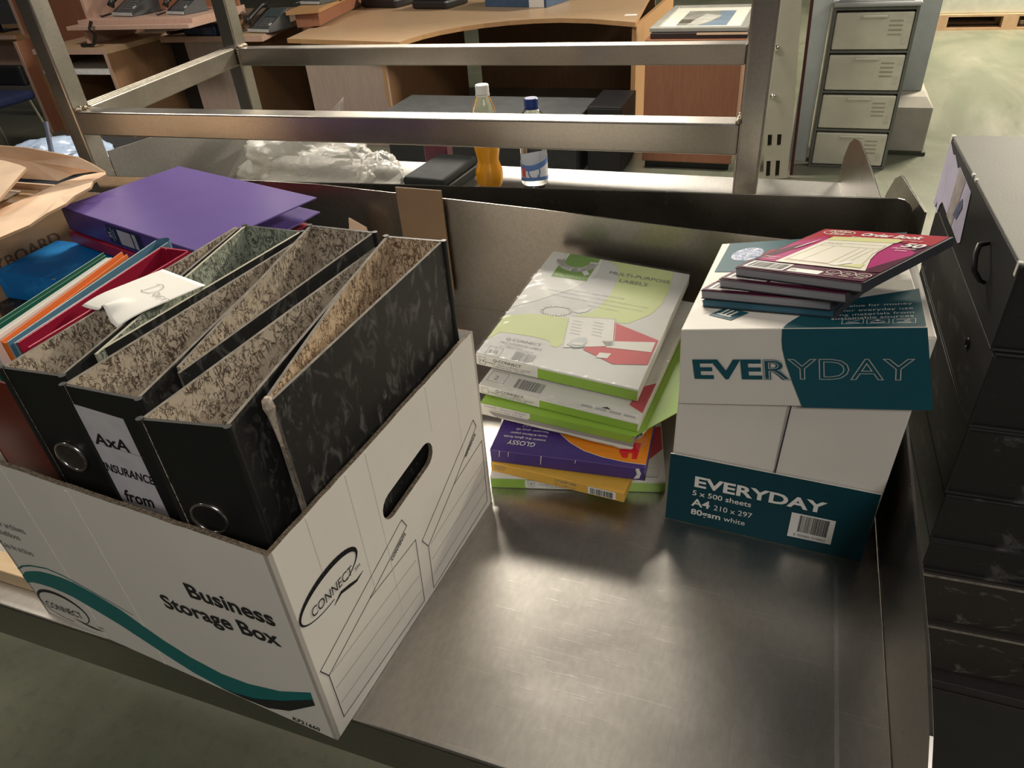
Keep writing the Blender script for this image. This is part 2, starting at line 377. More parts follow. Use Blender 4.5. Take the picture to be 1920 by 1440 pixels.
class Ink:
    def __init__(s, O, ux, uy, lift=.0004):
        s.O = Vector(O); s.ux = Vector(ux).normalized(); uy = Vector(uy); s.n = s.ux.cross(uy).normalized(); s.uy = uy.normalized()
        s.mb = MB(); s.mats = []; s.lift = lift
    def mi(s, m):
        if m not in s.mats: s.mats.append(m)
        return s.mats.index(m)
    def P(s, x, y, l=0): return s.O + s.ux * x + s.uy * y + s.n * (s.lift + .00022 * l)
    def poly(s, pts, m, l=0):
        tri = tessellate_polygon([[Vector((x, y, 0)) for x, y in pts]]); fs = []
        for t in tri:
            a, b, c = [Vector(pts[k]) for k in t]
            fs.append(tuple(t) if (b - a).cross(c - a) > 0 else (t[0], t[2], t[1]))
        s.mb.add([s.P(x, y, l) for x, y in pts], fs, s.mi(m)); return s
    def rect(s, x0, y0, x1, y1, m, l=0): return s.poly([(x0, y0), (x1, y0), (x1, y1), (x0, y1)], m, l)
    def line(s, pts, w, m, l=0, closed=False):
        pts = [Vector(p) for p in pts]
        if closed: pts.append(pts[0])
        for i, (a, b) in enumerate(zip(pts, pts[1:])):
            d = b - a
            if d.length < 1e-7: continue
            d.normalize(); w0 = (w[i] if isinstance(w, list) else w) / 2; w1 = (w[i + 1] if isinstance(w, list) else w) / 2
            q = Vector((-d.y, d.x)); a2 = a - d * w0 * .4; b2 = b + d * w1 * .4
            s.mb.add([s.P(*p, l) for p in (a2 - q * w0, b2 - q * w1, b2 + q * w1, a2 + q * w0)], [(0, 1, 2, 3)], s.mi(m))
        return s
    def dots(s, p, q, w, m, l=0, step=.002):
        p, q = Vector(p), Vector(q); n = int((q - p).length / step)
        for i in range(n): s.line([p.lerp(q, i / n), p.lerp(q, (i + .55) / n)], w, m, l)
        return s
    def text(s, t, x, y, size, m, l=1, width=None, rot=0, bold=0, shear=0, sx=1, align='L', outline=0):
        vs, fs, w = text_mesh(t, bold, outline)
        if width: sx = width / (w * size)
        c, sn = math.cos(rot), math.sin(rot); off = {'L': 0, 'C': -.5, 'R': -1}[align] * w * size * sx; P = []
        for vx, vy in vs:
            a = vx * size * sx + off + shear * vy * size; b = vy * size; P.append(s.P(x + a * c - b * sn, y + a * sn + b * c, l))
        s.mb.add(P, fs, s.mi(m)); return s
    def ell(s, cx, cy, rx, ry, m, l=0, rot=0, n=28):
        c, sn = math.cos(rot), math.sin(rot)
        return s.poly([(cx + rx * math.cos(a) * c - ry * math.sin(a) * sn, cy + rx * math.cos(a) * sn + ry * math.sin(a) * c) for a in [2 * math.pi * i / n for i in range(n)]], m, l)
    def oval(s, cx, cy, rx, ry, w, m, l=0, rot=0, n=32, a0=0, a1=360):
        c, sn = math.cos(rot), math.sin(rot); A = [math.radians(a0 + (a1 - a0) * i / n) for i in range(n + 1)]
        return s.line([(cx + rx * math.cos(a) * c - ry * math.sin(a) * sn, cy + rx * math.cos(a) * sn + ry * math.sin(a) * c) for a in A], w, m, l)
    def bars(s, x0, y0, x1, y1, m=None, l=1, n=26, rot=0):
        rr = random.Random(int(x0 * 9000) + n); x = x0; st = (x1 - x0) / n
        while x < x1 - st * .4:
            w = st * rr.choice((.3, .45, .7)); s.rect(x, y0, min(x + w, x1), y1, m or INK, l); x += st
        return s
    def build(s, name='printed_artwork', parent=None): return s.mb.build(name, s.mats, parent)

TZ = .87

# ================================================================== setting
o = MB().box(-16, -4, -.1, 9, 16, 0).build('floor', FLOOR); o['kind'] = 'structure'
o = MB().box(-16, 15.9, 0, 9, 16.1, 4).build('wall_back', M('hall_wall', (.34, .33, .29), .7)); o['kind'] = 'structure'

def leg_tube(t, x, y, z1, m, w=.04, z0=0.0):
    g = MB().box(x - w / 2, y - w / 2, z0 + .015, x + w / 2, y + w / 2, z1).build('leg', m, t, .003)
    MB().lathe([(w * .45, z0), (w * .55, z0 + .008), (w * .45, z0 + .016)], 12, 0, (x, y)).build('foot', BLACKP, g)

# ---- near steel table (frame: world axes, base at floor)
t = thing('steel_table', 'brushed steel worktable holding the white storage box and the paper box', 'table', (-1, .68, 0))
I = Matrix.Translation((1, -.68, 0))
def put(o, parent_loc):   # geometry written in world coordinates under a parent at parent_loc
    o.matrix_parent_inverse = Matrix.Translation(-Vector(parent_loc)); return o
TL = (-1, .68, 0)
put(MB().box(-2.3, .293, TZ - .004, .157, 1.07, TZ).build('worktop', STEEL, t, .0015), TL)
put(MB().hexa([(.112, .297, TZ), (.1565, .297, TZ), (.1565, .615, TZ), (.112, .615, TZ)], [(.116, .297, TZ + .0004), (.1565, .297, TZ + .0014), (.1565, .615, TZ + .0014), (.116, .615, TZ + .0004)]).build('edge_fold', STEEL, t), TL)
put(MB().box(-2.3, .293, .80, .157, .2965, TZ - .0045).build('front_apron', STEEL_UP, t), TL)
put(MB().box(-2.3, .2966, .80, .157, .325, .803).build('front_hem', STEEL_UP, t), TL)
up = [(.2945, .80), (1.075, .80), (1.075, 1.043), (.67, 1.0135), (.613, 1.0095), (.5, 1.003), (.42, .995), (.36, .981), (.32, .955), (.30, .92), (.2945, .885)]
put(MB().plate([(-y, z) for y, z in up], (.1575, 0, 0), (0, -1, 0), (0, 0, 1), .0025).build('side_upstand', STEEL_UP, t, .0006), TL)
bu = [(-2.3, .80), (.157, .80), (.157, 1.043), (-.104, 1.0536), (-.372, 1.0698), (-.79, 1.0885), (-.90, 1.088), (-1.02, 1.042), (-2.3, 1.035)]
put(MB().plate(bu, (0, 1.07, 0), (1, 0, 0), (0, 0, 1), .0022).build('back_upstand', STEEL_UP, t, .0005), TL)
for x, y in ((-2.2, .36), (.10, .36), (-2.2, 1.02), (.10, 1.02)):
    g = put(MB().box(x - .02, y - .02, .02, x + .02, y + .02, TZ - .0045).build('leg', STEEL_TUBE, t, .003), TL)
    put(MB().lathe([(.018, 0), (.022, .01), (.018, .021)], 12, 0, (x, y)).build('foot', BLACKP, g), (0, 0, 0)).matrix_parent_inverse = Matrix()
    g.children[0].parent = g
# ---- narrow steel splash tray standing behind it
t2 = thing('steel_splash_tray', 'dark narrow steel tray with rounded upstand wedged between the two steel tables', 'tray', (-.6, 1.15, 0)); L2 = (-.6, 1.15, 0)
d = Vector((1.5, .115, 0)).normalized()
pl = [(0, .80), (1.545, .80), (1.545, 1.045)] + [(1.52 + .025 * math.cos(a), 1.045 + .025 * math.sin(a)) for a in [math.radians(k) for k in (22, 45, 67, 90)]] + [(0, 1.068)]
put(MB().plate(pl, (-1.345, 1.09, 0), d, (0, 0, 1), .003).build('front_upstand', STEEL_UP, t2, .0006), L2)
fin2 = [(0, .80), (.29, .80), (.285, .87), (.268, .95), (.24, 1.01), (.205, 1.05), (.17, 1.068), (0, 1.072)]
dy = Vector((-.11, 1, 0)).normalized()
put(MB().plate([(-a, z) for a, z in fin2], (.2015, 1.15, 0), -dy, (0, 0, 1), .003).build('side_upstand', STEEL_UP, t2, .0006), L2)
put(MB().hexa([(-1.34, 1.0945, .80), (.19, 1.215, .80), (.19, 1.2185, .80), (-1.34, 1.2, .80)], [(-1.34, 1.0945, .803), (.19, 1.215, .803), (.19, 1.2185, .803), (-1.34, 1.2, .803)]).build('tray_floor', STEEL_UP, t2), L2)
for x, y in ((-1.28, 1.125), (.14, 1.24)):
    put(MB().box(x - .015, y - .012, 0, x + .015, y + .012, .80).build('leg', STEEL_TUBE, t2), L2)
# ---- far steel table
t3 = thing('steel_table', 'far steel worktable with the two drink bottles on it', 'table', (-.7, 1.57, 0)); L3 = (-.7, 1.57, 0)
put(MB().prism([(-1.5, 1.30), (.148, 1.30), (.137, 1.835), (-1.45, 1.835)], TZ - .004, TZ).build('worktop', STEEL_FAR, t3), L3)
fin1 = [(0, .84), (.61, .84), (.61, .875), (.585, .93), (.53, .98), (.46, 1.012), (.37, 1.033), (.2, 1.045), (0, 1.052)]
dy = Vector((-.045, 1, 0)).normalized()
put(MB().plate([(-a, z) for a, z in fin1], (.151, 1.2485, 0), -dy, (0, 0, 1), .0025).build('side_upstand', STEEL_UP, t3, .0005), L3)
dy = Vector((.1, 1, 0)).normalized()
put(MB().plate([(a, z) for a, z in fin1], (-1.513, 1.285, 0), dy, (0, 0, 1), .0025).build('side_upstand', STEEL_FAR, t3, .0005), L3)
put(MB().box(-1.5, 1.833, .81, .137, 1.836, TZ - .0045).build('back_apron', STEEL_UP, t3), L3)
for x, y in ((-1.35, 1.36), (.07, 1.36), (-1.35, 1.78), (.07, 1.78)):
    put(MB().box(x - .02, y - .02, 0, x + .02, y + .02, TZ - .0045).build('leg', STEEL_TUBE, t3, .003), L3)
# ---- welded tube frame
t4 = thing('steel_rack', 'tall welded square tube steel rack straddling the far worktable', 'rack', (-.8, 1.6, 0)); L4 = (-.8, 1.6, 0)
def post(x0, y0, x1, y1, z1=2.0):
    g = put(MB().box(x0, y0, .012, x1, y1, z1).build('post', STEEL_TUBE, t4, .004), L4)
    f = MB().box(x0 + .002, y0 + .002, 0, x1 - .002, y1 - .002, .02).build('foot_cap', BLACKP, g)
post(-1.539, 1.225, -1.499, 1.2725); post(-.079, 1.235, -.040, 1.283); post(-1.687, 1.98, -1.637, 2.03); post(-.128, 1.98, -.080, 2.03)
put(MB().bar((-1.499, 1.25, 1.1315), (-.079, 1.255, 1.1425), .045, .0505).build('front_rail', STEEL_TUBE, t4, .003), L4)
put(MB().bar((-1.637, 2.0, 1.1205), (-.128, 2.0, 1.125), .045, .049).build('back_rail', STEEL_TUBE, t4, .003), L4)
put(MB().bar((-1.519, 1.2725, 1.134), (-1.662, 1.98, 1.122), .04, .0505).build('side_rail', STEEL_TUBE, t4, .003), L4)
put(MB().bar((-.0595, 1.283, 1.142), (-.104, 1.98, 1.124), .04, .0505).build('side_rail', STEEL_TUBE, t4, .003), L4)
for k_, dx in enumerate((-.013, .0, .013)):
    put(MB().bar((-1.519 + dx, 1.275, 1.1598), (-1.662 + dx, 1.979, 1.1478), .005, .003).build('rail_ridge', STEEL_TUBE, t4, .001), L4)
rr = random.Random(3); w = MB()
def bead(c, r):
    w.lathe([(r * .3, c[2] - r), (r, c[2] - r * .3), (r * .9, c[2] + r * .4), (r * .3, c[2] + r)], 8, 0, (c[0], c[1]))
for k in range(9): bead((-1.497 + .004 * rr.random(), 1.232 + k * .004, 1.158 + .004 * rr.random()), .0045)
for k in range(9): bead((-.081, 1.232 + k * .005, 1.169 + .003 * rr.random()), .0045)
for k in range(10): bead((-1.634 + .003 * rr.random(), 1.985 + k * .004, 1.146 + .003 * rr.random()), .005)
for k in range(7): bead((-1.634, 1.978, 1.10 + k * .007), .005)
put(w.build('weld_bead', M('weld_brown', (.30, .25, .18), .45, .8, var=.35, scale=150), t4, smooth=True), L4)['kind'] = 'stuff'

# ================================================================== storage box
SY = math.radians(-4.36)
SB = frame((-.3152, .2705, TZ + .0006), SY)
sb = thing('storage_box', 'white cardboard business storage box full of black lever arch files', 'box', SB)
Wd, Dp, Ht, th = .40, .335, .25, .0045
rj = random.Random(5)
def jag(x0, x1, z, n):  # slightly uneven cut edge
    return [(x0 + (x1 - x0) * i / n, z + (rj.random() - .5) * .0012 if 0 < i < n else z) for i in range(n + 1)]
def stadium(u0, z0, u1, z1, r, n=8):
    a = math.atan2(z1 - z0, u1 - u0); P = []
    for k in range(n + 1): b = a + math.pi / 2 + math.pi * k / n; P.append((u0 + r * math.cos(b), z0 + r * math.sin(b)))
    for k in range(n + 1): b = a - math.pi / 2 + math.pi * k / n; P.append((u1 + r * math.cos(b), z1 + r * math.sin(b)))
    return P
MB().plate([(-Wd, 0), (0, 0)] + jag(0, -Wd, Ht, 30), (0, 0, 0), (1, 0, 0), (0, 0, 1), th, 0, 1, etop=.2).build('front_panel', [WHITE, CORR], sb)
hole = stadium(.146, .168, .212, .1735, .0145)
MB().plate([(0, 0), (Dp, 0)] + jag(Dp, 0, Ht, 26), (0, 0, 0), (0, 1, 0), (0, 0, 1), th, 0, 1, [hole], etop=.2).build('side_panel', [WHITE, CORR], sb)
MB().plate([(-Dp, 0), (0, 0)] + jag(0, -Dp, Ht, 26), (-Wd, 0, 0), (0, -1, 0), (0, 0, 1), th, 0, 1, [[(-x, z) for x, z in hole][::-1]], etop=.2).build('side_panel', [WHITE, CORR], sb)
MB().plate([(0, 0), (Wd, 0)] + jag(Wd, 0, Ht, 26), (0, Dp, 0), (-1, 0, 0), (0, 0, 1), th, 0, 1, etop=.2).build('back_panel', [WHITE, CORR], sb)
MB().box(-Wd + th, th, 0.0003, -th, Dp - th, .004).build('base_panel', WHITE, sb)
k = Ink((0, 0, 0), (1, 0, 0), (0, 0, 1))
k.line([(-.399, .073), (-.385, .083), (-.367, .091), (-.338, .0985), (-.315, .098), (-.3, .0955), (-.267, .088), (-.225, .077)], [.0022, .0024, .0022, .002, .0018, .0016, .0013, .0008], TEAL2)
upp = [(-.3995, .062), (-.388, .073), (-.371, .081), (-.355, .087), (-.337, .0905), (-.320, .0925), (-.302, .0925), (-.273, .087), (-.243, .077), (-.22, .064), (-.196, .051), (-.166, .040), (-.128, .0335), (-.094, .0365), (-.052, .049), (-.011, .071)]
low = [(-.3995, .050), (-.388, .056), (-.371, .060), (-.353, .0625), (-.335, .063), (-.32, .062), (-.292, .0545), (-.261, .045), (-.232, .033), (-.204, .021), (-.173, .0095), (-.141, .004), (-.118, .006), (-.094, .012), (-.053, .033), (-.0115, .060)]
for i in range(len(upp) - 1): k.poly([low[i], low[i + 1], upp[i + 1], upp[i]], TEAL2)
tl = [(-.141, .004), (-.118, .006), (-.094, .012), (-.053, .033), (-.0115, .060)]; tb = [(-.139, .0035), (-.112, .0022), (-.08, .0048), (-.05, .0185), (-.0115, .051)]
for i in range(4): k.poly([tb[i], tb[i + 1], tl[i + 1], tl[i]], INK, 1)
k.build('wave_print', sb)['label'] = 'teal printed wave band'
k = Ink((0, 0, 0), (1, 0, 0), (0, 0, 1), .0006)
# swoosh Q with CONNECT
def swoosh(k, cx, cz, rx, rz, rot, m, s=1, tail=None):
    n = 40; c, sn = math.cos(rot), math.sin(rot); pts = []; ws = []
    for i in range(n + 1):
        a = math.radians(-60 + 330 * i / n); pts.append((cx + rx * math.cos(a) * c - rz * math.sin(a) * sn, cz + rx * math.cos(a) * sn + rz * math.sin(a) * c))
        f = i / n; ws.append(s * (.0012 + .0052 * math.sin(math.pi * min(1, f * 1.15)) ** 2))
    k.line(pts, ws, m)
    if tail: k.line(tail, [s * v for v in (.0008, .0035, .0042, .003, .0006)], m)
swoosh(k, -.355, .029, .040, .0235, .12, INK, .75, [(-.345, .014), (-.333, .0125), (-.322, .0112), (-.312, .0115), (-.300, .0135)])
k.text('CONNECT', -.386, .0165, .0155, INK, 1, .060, .09)
k.text('TM', -.306, .0165, .006, INK, 1, rot=.1)
k.build('logo_print', sb)['label'] = 'black oval logo print'
k = Ink((0, 0, 0), (1, 0, 0), (0, 0, 1), .0006)
k.text('Business', -.1165, .1535, .0262, INK, 1, .0965, .06, bold=.025)
k.text('Storage Box', -.161, .119, .0262, INK, 1, .138, .085, bold=.025)
k.text('KF21660', -.0505, .0035, .0085, INK, 1, .032, .02, bold=.02, shear=.25)
k.text('...er archives', -.333, .1505, .0125, INKG, 1, .050, .07, align='R')
k.text('...rchiefdoos', -.3515, .1345, .0125, INKG, 1, .046, .07, align='R')
k.text('Caja de archivo', -.3455, .1135, .0125, INKG, 1, .052, .07, align='R')
k.build('printed_lettering', sb)['label'] = 'black printed lettering'
k = Ink((0, 0, 0), (0, 1, 0), (0, 0, 1))
swoosh(k, .046, .165, .040, .0175, .02, INK, .95, [(.045, .1415), (.056, .1455), (.067, .1415), (.077, .1375), (.088, .139)])
k.text('CONNECT', .019, .1555, .0145, INK, 1, .056, -.10)
k.text('TM', .078, .1475, .006, INK, 1)
k.build('logo_print', sb)['label'] = 'black oval logo print'
k = Ink((0, 0, 0), (0, 1, 0), (0, 0, 1))
for (ti, fo, ln, tx, lab) in (
    ([(.008, .097), (.155, .139), (.161, .125), (.086, .101), (.015, .081)], [(.015, .081), (.086, .101), (.170, .096), (.164, .007), (.015, .016)], [((.020, .080), (.164, .072)), ((.018, .058), (.164, .048)), ((.018, .035), (.163, .026))], (.128, .1085), 'CONTENTS'),
    ([(.180, .084), (.313, .146), (.318, .133), (.254, .098), (.189, .067)], [(.189, .067), (.254, .098), (.327, .105), (.323, .011), (.184, .005)], [((.194, .066), (.325, .075)), ((.192, .044), (.324, .052)), ((.190, .022), (.324, .030))], (.287, .1115), 'REFERENCE')):
    k.line(ti, .0009, INK, closed=True); k.line(fo, .0009, INK, closed=True)
    for p, q in ln: k.dots(p, q, .0007, INKG)
    k.text(lab, tx[0], tx[1], .0065, INK, 1, .030, .30 if lab == 'CONTENTS' else .42, bold=.03)
k.build('contents_form_print', sb)['label'] = 'black ruled contents form'
cr_ = MB()
for x, z0, z1 in ((-.305, .0, .245), (-.219, .0, .245)): cr_.box(x - .0016, -.00025, z0, x + .0016, 0.0001, z1)
for y, z0, z1 in ((.045, .18, .247), (.098, .10, .247), (.128, .0, .247), (.232, .19, .247), (.285, .12, .247)): cr_.box(-.0001, y - .0012, z0, .0003, y + .0012, z1)
cr_.build('crease_ridge', WHITE, sb)['kind'] = 'stuff'

# ================================================================== lever arch files in the box
FZ0, FZ1 = .8985, 1.215
def off(p, q, d):
    v = Vector((q[0] - p[0], q[1] - p[1])).normalized(); return Vector((-v.y, v.x)) * d
def board(pts, side, mats, z0, z1, name, par, L, th=.0028, mi=(0, 1, 2)):
    # pts: plan polyline of the outer face; the lining faces to `side`; mats (outer, inner, edge)
    mb = MB(); n = len(pts); inn = []; zt_ = z1 if isinstance(z1, (list, tuple)) else [z1] * n
    for i, p in enumerate(pts):
        a = pts[max(i - 1, 0)]; b = pts[min(i + 1, n - 1)]; inn.append(Vector(p) + off(a, b, th * side))
    for i in range(n - 1):
        p, q, qi, pi = Vector(pts[i]), Vector(pts[i + 1]), inn[i + 1], inn[i]
        f = lambda v, z: (v.x - L[0], v.y - L[1], z - L[2])
        b = [f(v, z0) for v in (p, q, qi, pi)]; t = [f(v, zz) for v, zz in zip((p, q, qi, pi), (zt_[i], zt_[i + 1], zt_[i + 1], zt_[i]))]
        if side < 0: b = [b[k] for k in (0, 3, 2, 1)]; t = [t[k] for k in (0, 3, 2, 1)]; ms = (2, 2, 2, 1, 2, 0)
        else: ms = (2, 2, 0, 2, 1, 2)
        mb.hexa(b, t, ms)
    return mb.build(name, mats, par)
def lever_file(label, sl, sr, el, er, ring=None, lining=None, z1=FZ1, facing='front', dz=.011, edge=None, midl=(), midr=()):
    # sl,sr spine ends (left,right as seen), el,er cover free ends
    L = ((sl[0] + sr[0]) / 2, (sl[1] + sr[1]) / 2, FZ0)
    t = thing('lever_arch_file', label, 'file', L, 'lever arch files in the storage box'); ln = lining or VEIN; ed = edge or EDGE
    s = 1 if facing == 'front' else -1
    dz = dz if facing == 'back' else 0
    def slope(n): return [z1 + dz * (1 - i / (n - 1)) for i in range(n)]
    board([sl, sr], s, [BPLAIN if facing == 'front' else MARBLE, ln, BPLAIN], FZ0, z1 + dz, 'spine', t, L)
    board([sl, *midl, el], -s, [MARBLE, ln, ed], FZ0, slope(2 + len(midl)), 'cover', t, L)
    board([sr, *midr, er], s, [MARBLE, ln, ed], FZ0, slope(2 + len(midr)), 'cover', t, L)
    # cloth hinge strips at spine corners
    h = MB()
    for p in (sl, sr): h.lathe([(.0030, FZ0 - L[2]), (.0030, z1 + dz - L[2] + .0006)], 10, 0, (p[0] - L[0], p[1] - L[1] + .001 * s))
    h.build('hinge_strip', BPLAIN, t, smooth=False)
    if ring:
        c, R = ring; d = Vector((sr[0] - sl[0], sr[1] - sl[1], 0)).normalized(); O = Vector(c) - Vector(L)
        r = MB().ring(O + Vector((0, -.0008, 0)), d, (0, 0, 1), R, .0017, 32, 6).build('finger_ring', CHROME, t, smooth=True)
        MB().plate([(R * math.cos(a), R * math.sin(a)) for a in [2 * math.pi * i / 28 for i in range(28)]], O + Vector((0, -.0005, 0)), d, (0, 0, 1), .0004).build('finger_hole_disc', DARK, r)  # dark disc on the uncut spine, shade of the hole painted as colour
    return t, L
A, LA = lever_file('rightmost lever arch file, its mottled cover against the box side, frayed corner', (-.3705, .598), (-.3065, .5985), (-.3340, .3350), (-.3262, .3344), None, VEIN_O, facing='back', midl=((-.3610, .50), (-.3485, .42)))
MB().lathe([(.0012, -.040), (.0024, -.022), (.0034, -.010), (.0052, -.002), (.0046, .003), (.0020, .006)], 9, 0, (-.3310 - LA[0], .3338 - LA[1])).build('frayed_corner', M('frayed_fluff', (.46, .38, .30), .9, var=.3, scale=300), A).location.z = 1.211 - LA[2]
B, _ = lever_file('ringed black lever arch file just right of the file with the handwritten label', (-.409, .2886), (-.3389, .2976), (-.3830, .5916), (-.3770, .5843), ((-.3851, .2925, 1.1194), .0152))
Cc, _ = lever_file('lever arch file with its spine at the back, between the labelled and right ringed files', (-.468, .6085), (-.3869, .6045), (-.4310, .353), (-.4217, .3462), None, facing='back')
D, LD = lever_file('lever arch file with a white handwritten insurance label on its black spine', (-.5048, .3088), (-.4284, .3082), (-.4755, .5950), (-.4715, .5990))
E_, _ = lever_file('back-facing lever arch file with greenish lining, partly under the white note', (-.5583, .6125), (-.4803, .6095), (-.5158, .352), (-.5140, .3614), None, VEIN_G, facing='back', dz=.0025, edge=M('pale_board_edge', (.42, .40, .30), .7, var=.2))
F_, _ = lever_file('leftmost lever arch file with metal finger ring, beside the red binders', (-.5793, .315), (-.5155, .3182), (-.5712, .6103), (-.5640, .6089), ((-.5506, .3160, 1.1258), .0152))
# label on D
lab = MB().plate([(-.0018, 1.1975), (-.0018, 1.0), (.0545, 1.0), (.0545, 1.1915)][::-1], (-.5046 - LD[0], .3084 - LD[1], -LD[2]), (1, 0, -.0), (0, 0, 1), .0003).build('spine_label', M('label_paper', (.60, .58, .60), .5, var=.08, scale=50), D)
lab['label'] = 'white label with black handwriting'
k = Ink((-.5046 - LD[0], .3084 - LD[1], -LD[2]), (1, 0, 0), (0, 0, 1))
for z0, z1 in ((1.160, 1.154), (1.1295, 1.1225), (1.0945, 1.0925)): k.line([(.001, z0), (.0535, z1)], .0004, INKG)
def hand(k, s, x, z, h, w, rot=0): k.text(s, x, z, h, INK, 1, w, rot, bold=.022, shear=.12)
hand(k, 'AxA', .006, 1.1585, .0175, .036, -.06); hand(k, 'INSURANCE', .001, 1.1285, .0135, .051, -.10); hand(k, 'from', .008, 1.0945, .020, .031, -.03); hand(k, 'MARCH', .004, 1.0735, .0145, .044, -.10)
lettering = k.build('handwriting', lab)

# ---- other folders in the box
def ring_binder(name, label, sl, sr, el, er, mat, mate, z1, facing='back', cat='binder'):
    L = ((sl[0] + sr[0]) / 2, (sl[1] + sr[1]) / 2, FZ0); t = thing(name, label, cat, L); s = 1 if facing == 'front' else -1
    board([sl, sr], s, [mat, mat, mate], FZ0, z1, 'spine', t, L, .0022)
    board([sl, el], -s, [mat, mat, mate], FZ0, z1, 'cover', t, L, .0022)
    board([sr, er], s, [mat, mat, mate], FZ0, z1, 'cover', t, L, .0022)
    return t, L
R_, LR = ring_binder('ring_binder', 'open-topped crimson ring binder standing beside the slate blue folder', (-.6195, .5465), (-.5790, .5450), (-.6020, .350), (-.5830, .3464), REDP, M('red_edge', (.42, .02, .05), .35, var=.05), 1.215)
h = MB()
for x in (.010, .030): h.box(x - .0205 - .0012, -.0035, 0, x - .0205 + .0012, -.0022, 1.2148 - FZ0)
h.build('spine_crease', REDP, R_)
S_, LS = ring_binder('ring_binder', 'orange red binder with its glossy spine facing forward, left of leftmost ringed file', (-.6560, .3190), (-.5850, .3185), (-.6520, .339), (-.5880, .339), REDD, REDD, 1.195, 'front')
Lb = (-.645, .46, FZ0)
t = thing('slate_blue_folder', 'slate blue plastic folder with rounded spine standing in the storage box', 'folder', Lb)
board([(-.6400, .562), (-.6130, .350)], -1, [SLATE, SLATE, SLATE_L], FZ0, 1.214, 'cover', t, Lb, .0016)
board([(-.6235, .560), (-.6060, .350)], 1, [SLATE, SLATE, SLATE_L], FZ0, 1.214, 'cover', t, Lb, .0016)
mb = MB()
def rsp(u, v):
    a = math.pi * u; return (-.6318 + .0082 * math.cos(math.pi - a) - Lb[0], .5605 + .009 * math.sin(a) - Lb[1], (1.2145 - FZ0) * v)
mb.grid(rsp, 10, 1); mb.build('rounded_spine', SLATE, t, smooth=True)
board([(-.6320, .5590), (-.6090, .352)], 1, [GREYP, GREYP, GREYP], FZ0, 1.2085, 'sheet_bundle', t, Lb, .0040)
def thin(name, label, p, q, m, me, z1, w, cat='folder'):
    L = (p[0], p[1], FZ0); t = thing(name, label, cat, L)
    d = off(p, q, w)
    board([p, q], 1, [m, m, me], FZ0, z1, 'cover', t, L, .0012); p2, q2 = (p[0] + d.x, p[1] + d.y), (q[0] + d.x, q[1] + d.y)
    board([p2, q2], 1, [m, m, me], FZ0, z1 - .003, 'cover', t, L, .0012)
    board([q, q2], 1, [m, m, me], FZ0, z1 - .002, 'spine', t, L, .0012)
    return t
thin('orange_folder', 'thin bright orange card folder standing left of the slate blue folder', (-.6625, .5320), (-.6260, .352), ORANGE, ORANGE, 1.212, .0048)
thin('green_folder', 'dark green card folder standing leftmost in the storage box', (-.6815, .5250), (-.6590, .352), GREEN, M('green_edge', (.25, .36, .28), .5), 1.2125, .0014)
Lg = (-.668, .5250, FZ0); t = thing('paper_bundle', 'bundle of grey white papers standing between green and orange folders', 'papers', Lg)
board([(-.6735, .5200), (-.6480, .352)], 1, [GREYP, GREYP, GREYP], FZ0, 1.2095, 'sheets', t, Lg, .0075)
board([(-.6650, .5200), (-.6390, .352)], -1, [PAPER, PAPER, PAPER], FZ0, 1.2105, 'cover_sheet', t, Lg, .0010)
# ---- handwritten note lying across the files
nA, nB, nC, nD = [Vector(v) for v in ((-.5995, .4185, 1.2185), (-.5675, .4930, 1.2195), (-.5000, .4745, 1.2185), (-.5320, .3935, 1.2180))]
def note(u, v):   # u: A->D , v: A->B
    p = nA.lerp(nD, u).lerp(nB.lerp(nC, u), v); e = max(0, 1 - v / .35)
    p = p + Vector((.004, .010, 0)) * (math.sin(u * math.pi) ** 2) * e * .55 * (1 - .8 * abs(u - .55) * 2)
    p.z += .008 * e * math.exp(-((u - .55) / .10) ** 2) - .004 * e * e + .002 * math.sin(3 * u) * (1 - v)
    return p
n0 = MB().grid(note, 24, 20).build('paper_note', M('note_paper', (.90, .885, .83), .55, var=.02), smooth=True)
tag(n0, 'small white paper note with pencilled name lying across the lever arch files', 'note')
so = n0.modifiers.new('thick', 'SOLIDIFY'); so.thickness = .0003
k = Ink(nA.lerp(nB, .42), nD - nA, nB - nA, .0012)
PEN = M('pencil_grey', (.28, .27, .25), .7, var=.2)
def pen(pts, w=.0007): k.line(pts, w, PEN)
pen([(.034, .027), (.0325, .018), (.031, .0105)]); pen([(.030, .025), (.036, .0285), (.043, .026), (.0455, .019), (.042, .012), (.034, .0095), (.029, .011)])
pen([(.0525, .017), (.049, .018), (.0475, .0145), (.050, .0115), (.053, .0135), (.054, .017), (.0545, .0115)])
pen([(.058, .0165), (.0585, .011)]); pen([(.0585, .0135), (.061, .0165), (.0635, .016)]); pen([(.066, .0165), (.0665, .011)]); pen([(.0665, .0135), (.069, .0165), (.0715, .0160)])
k.build('handwriting', n0)

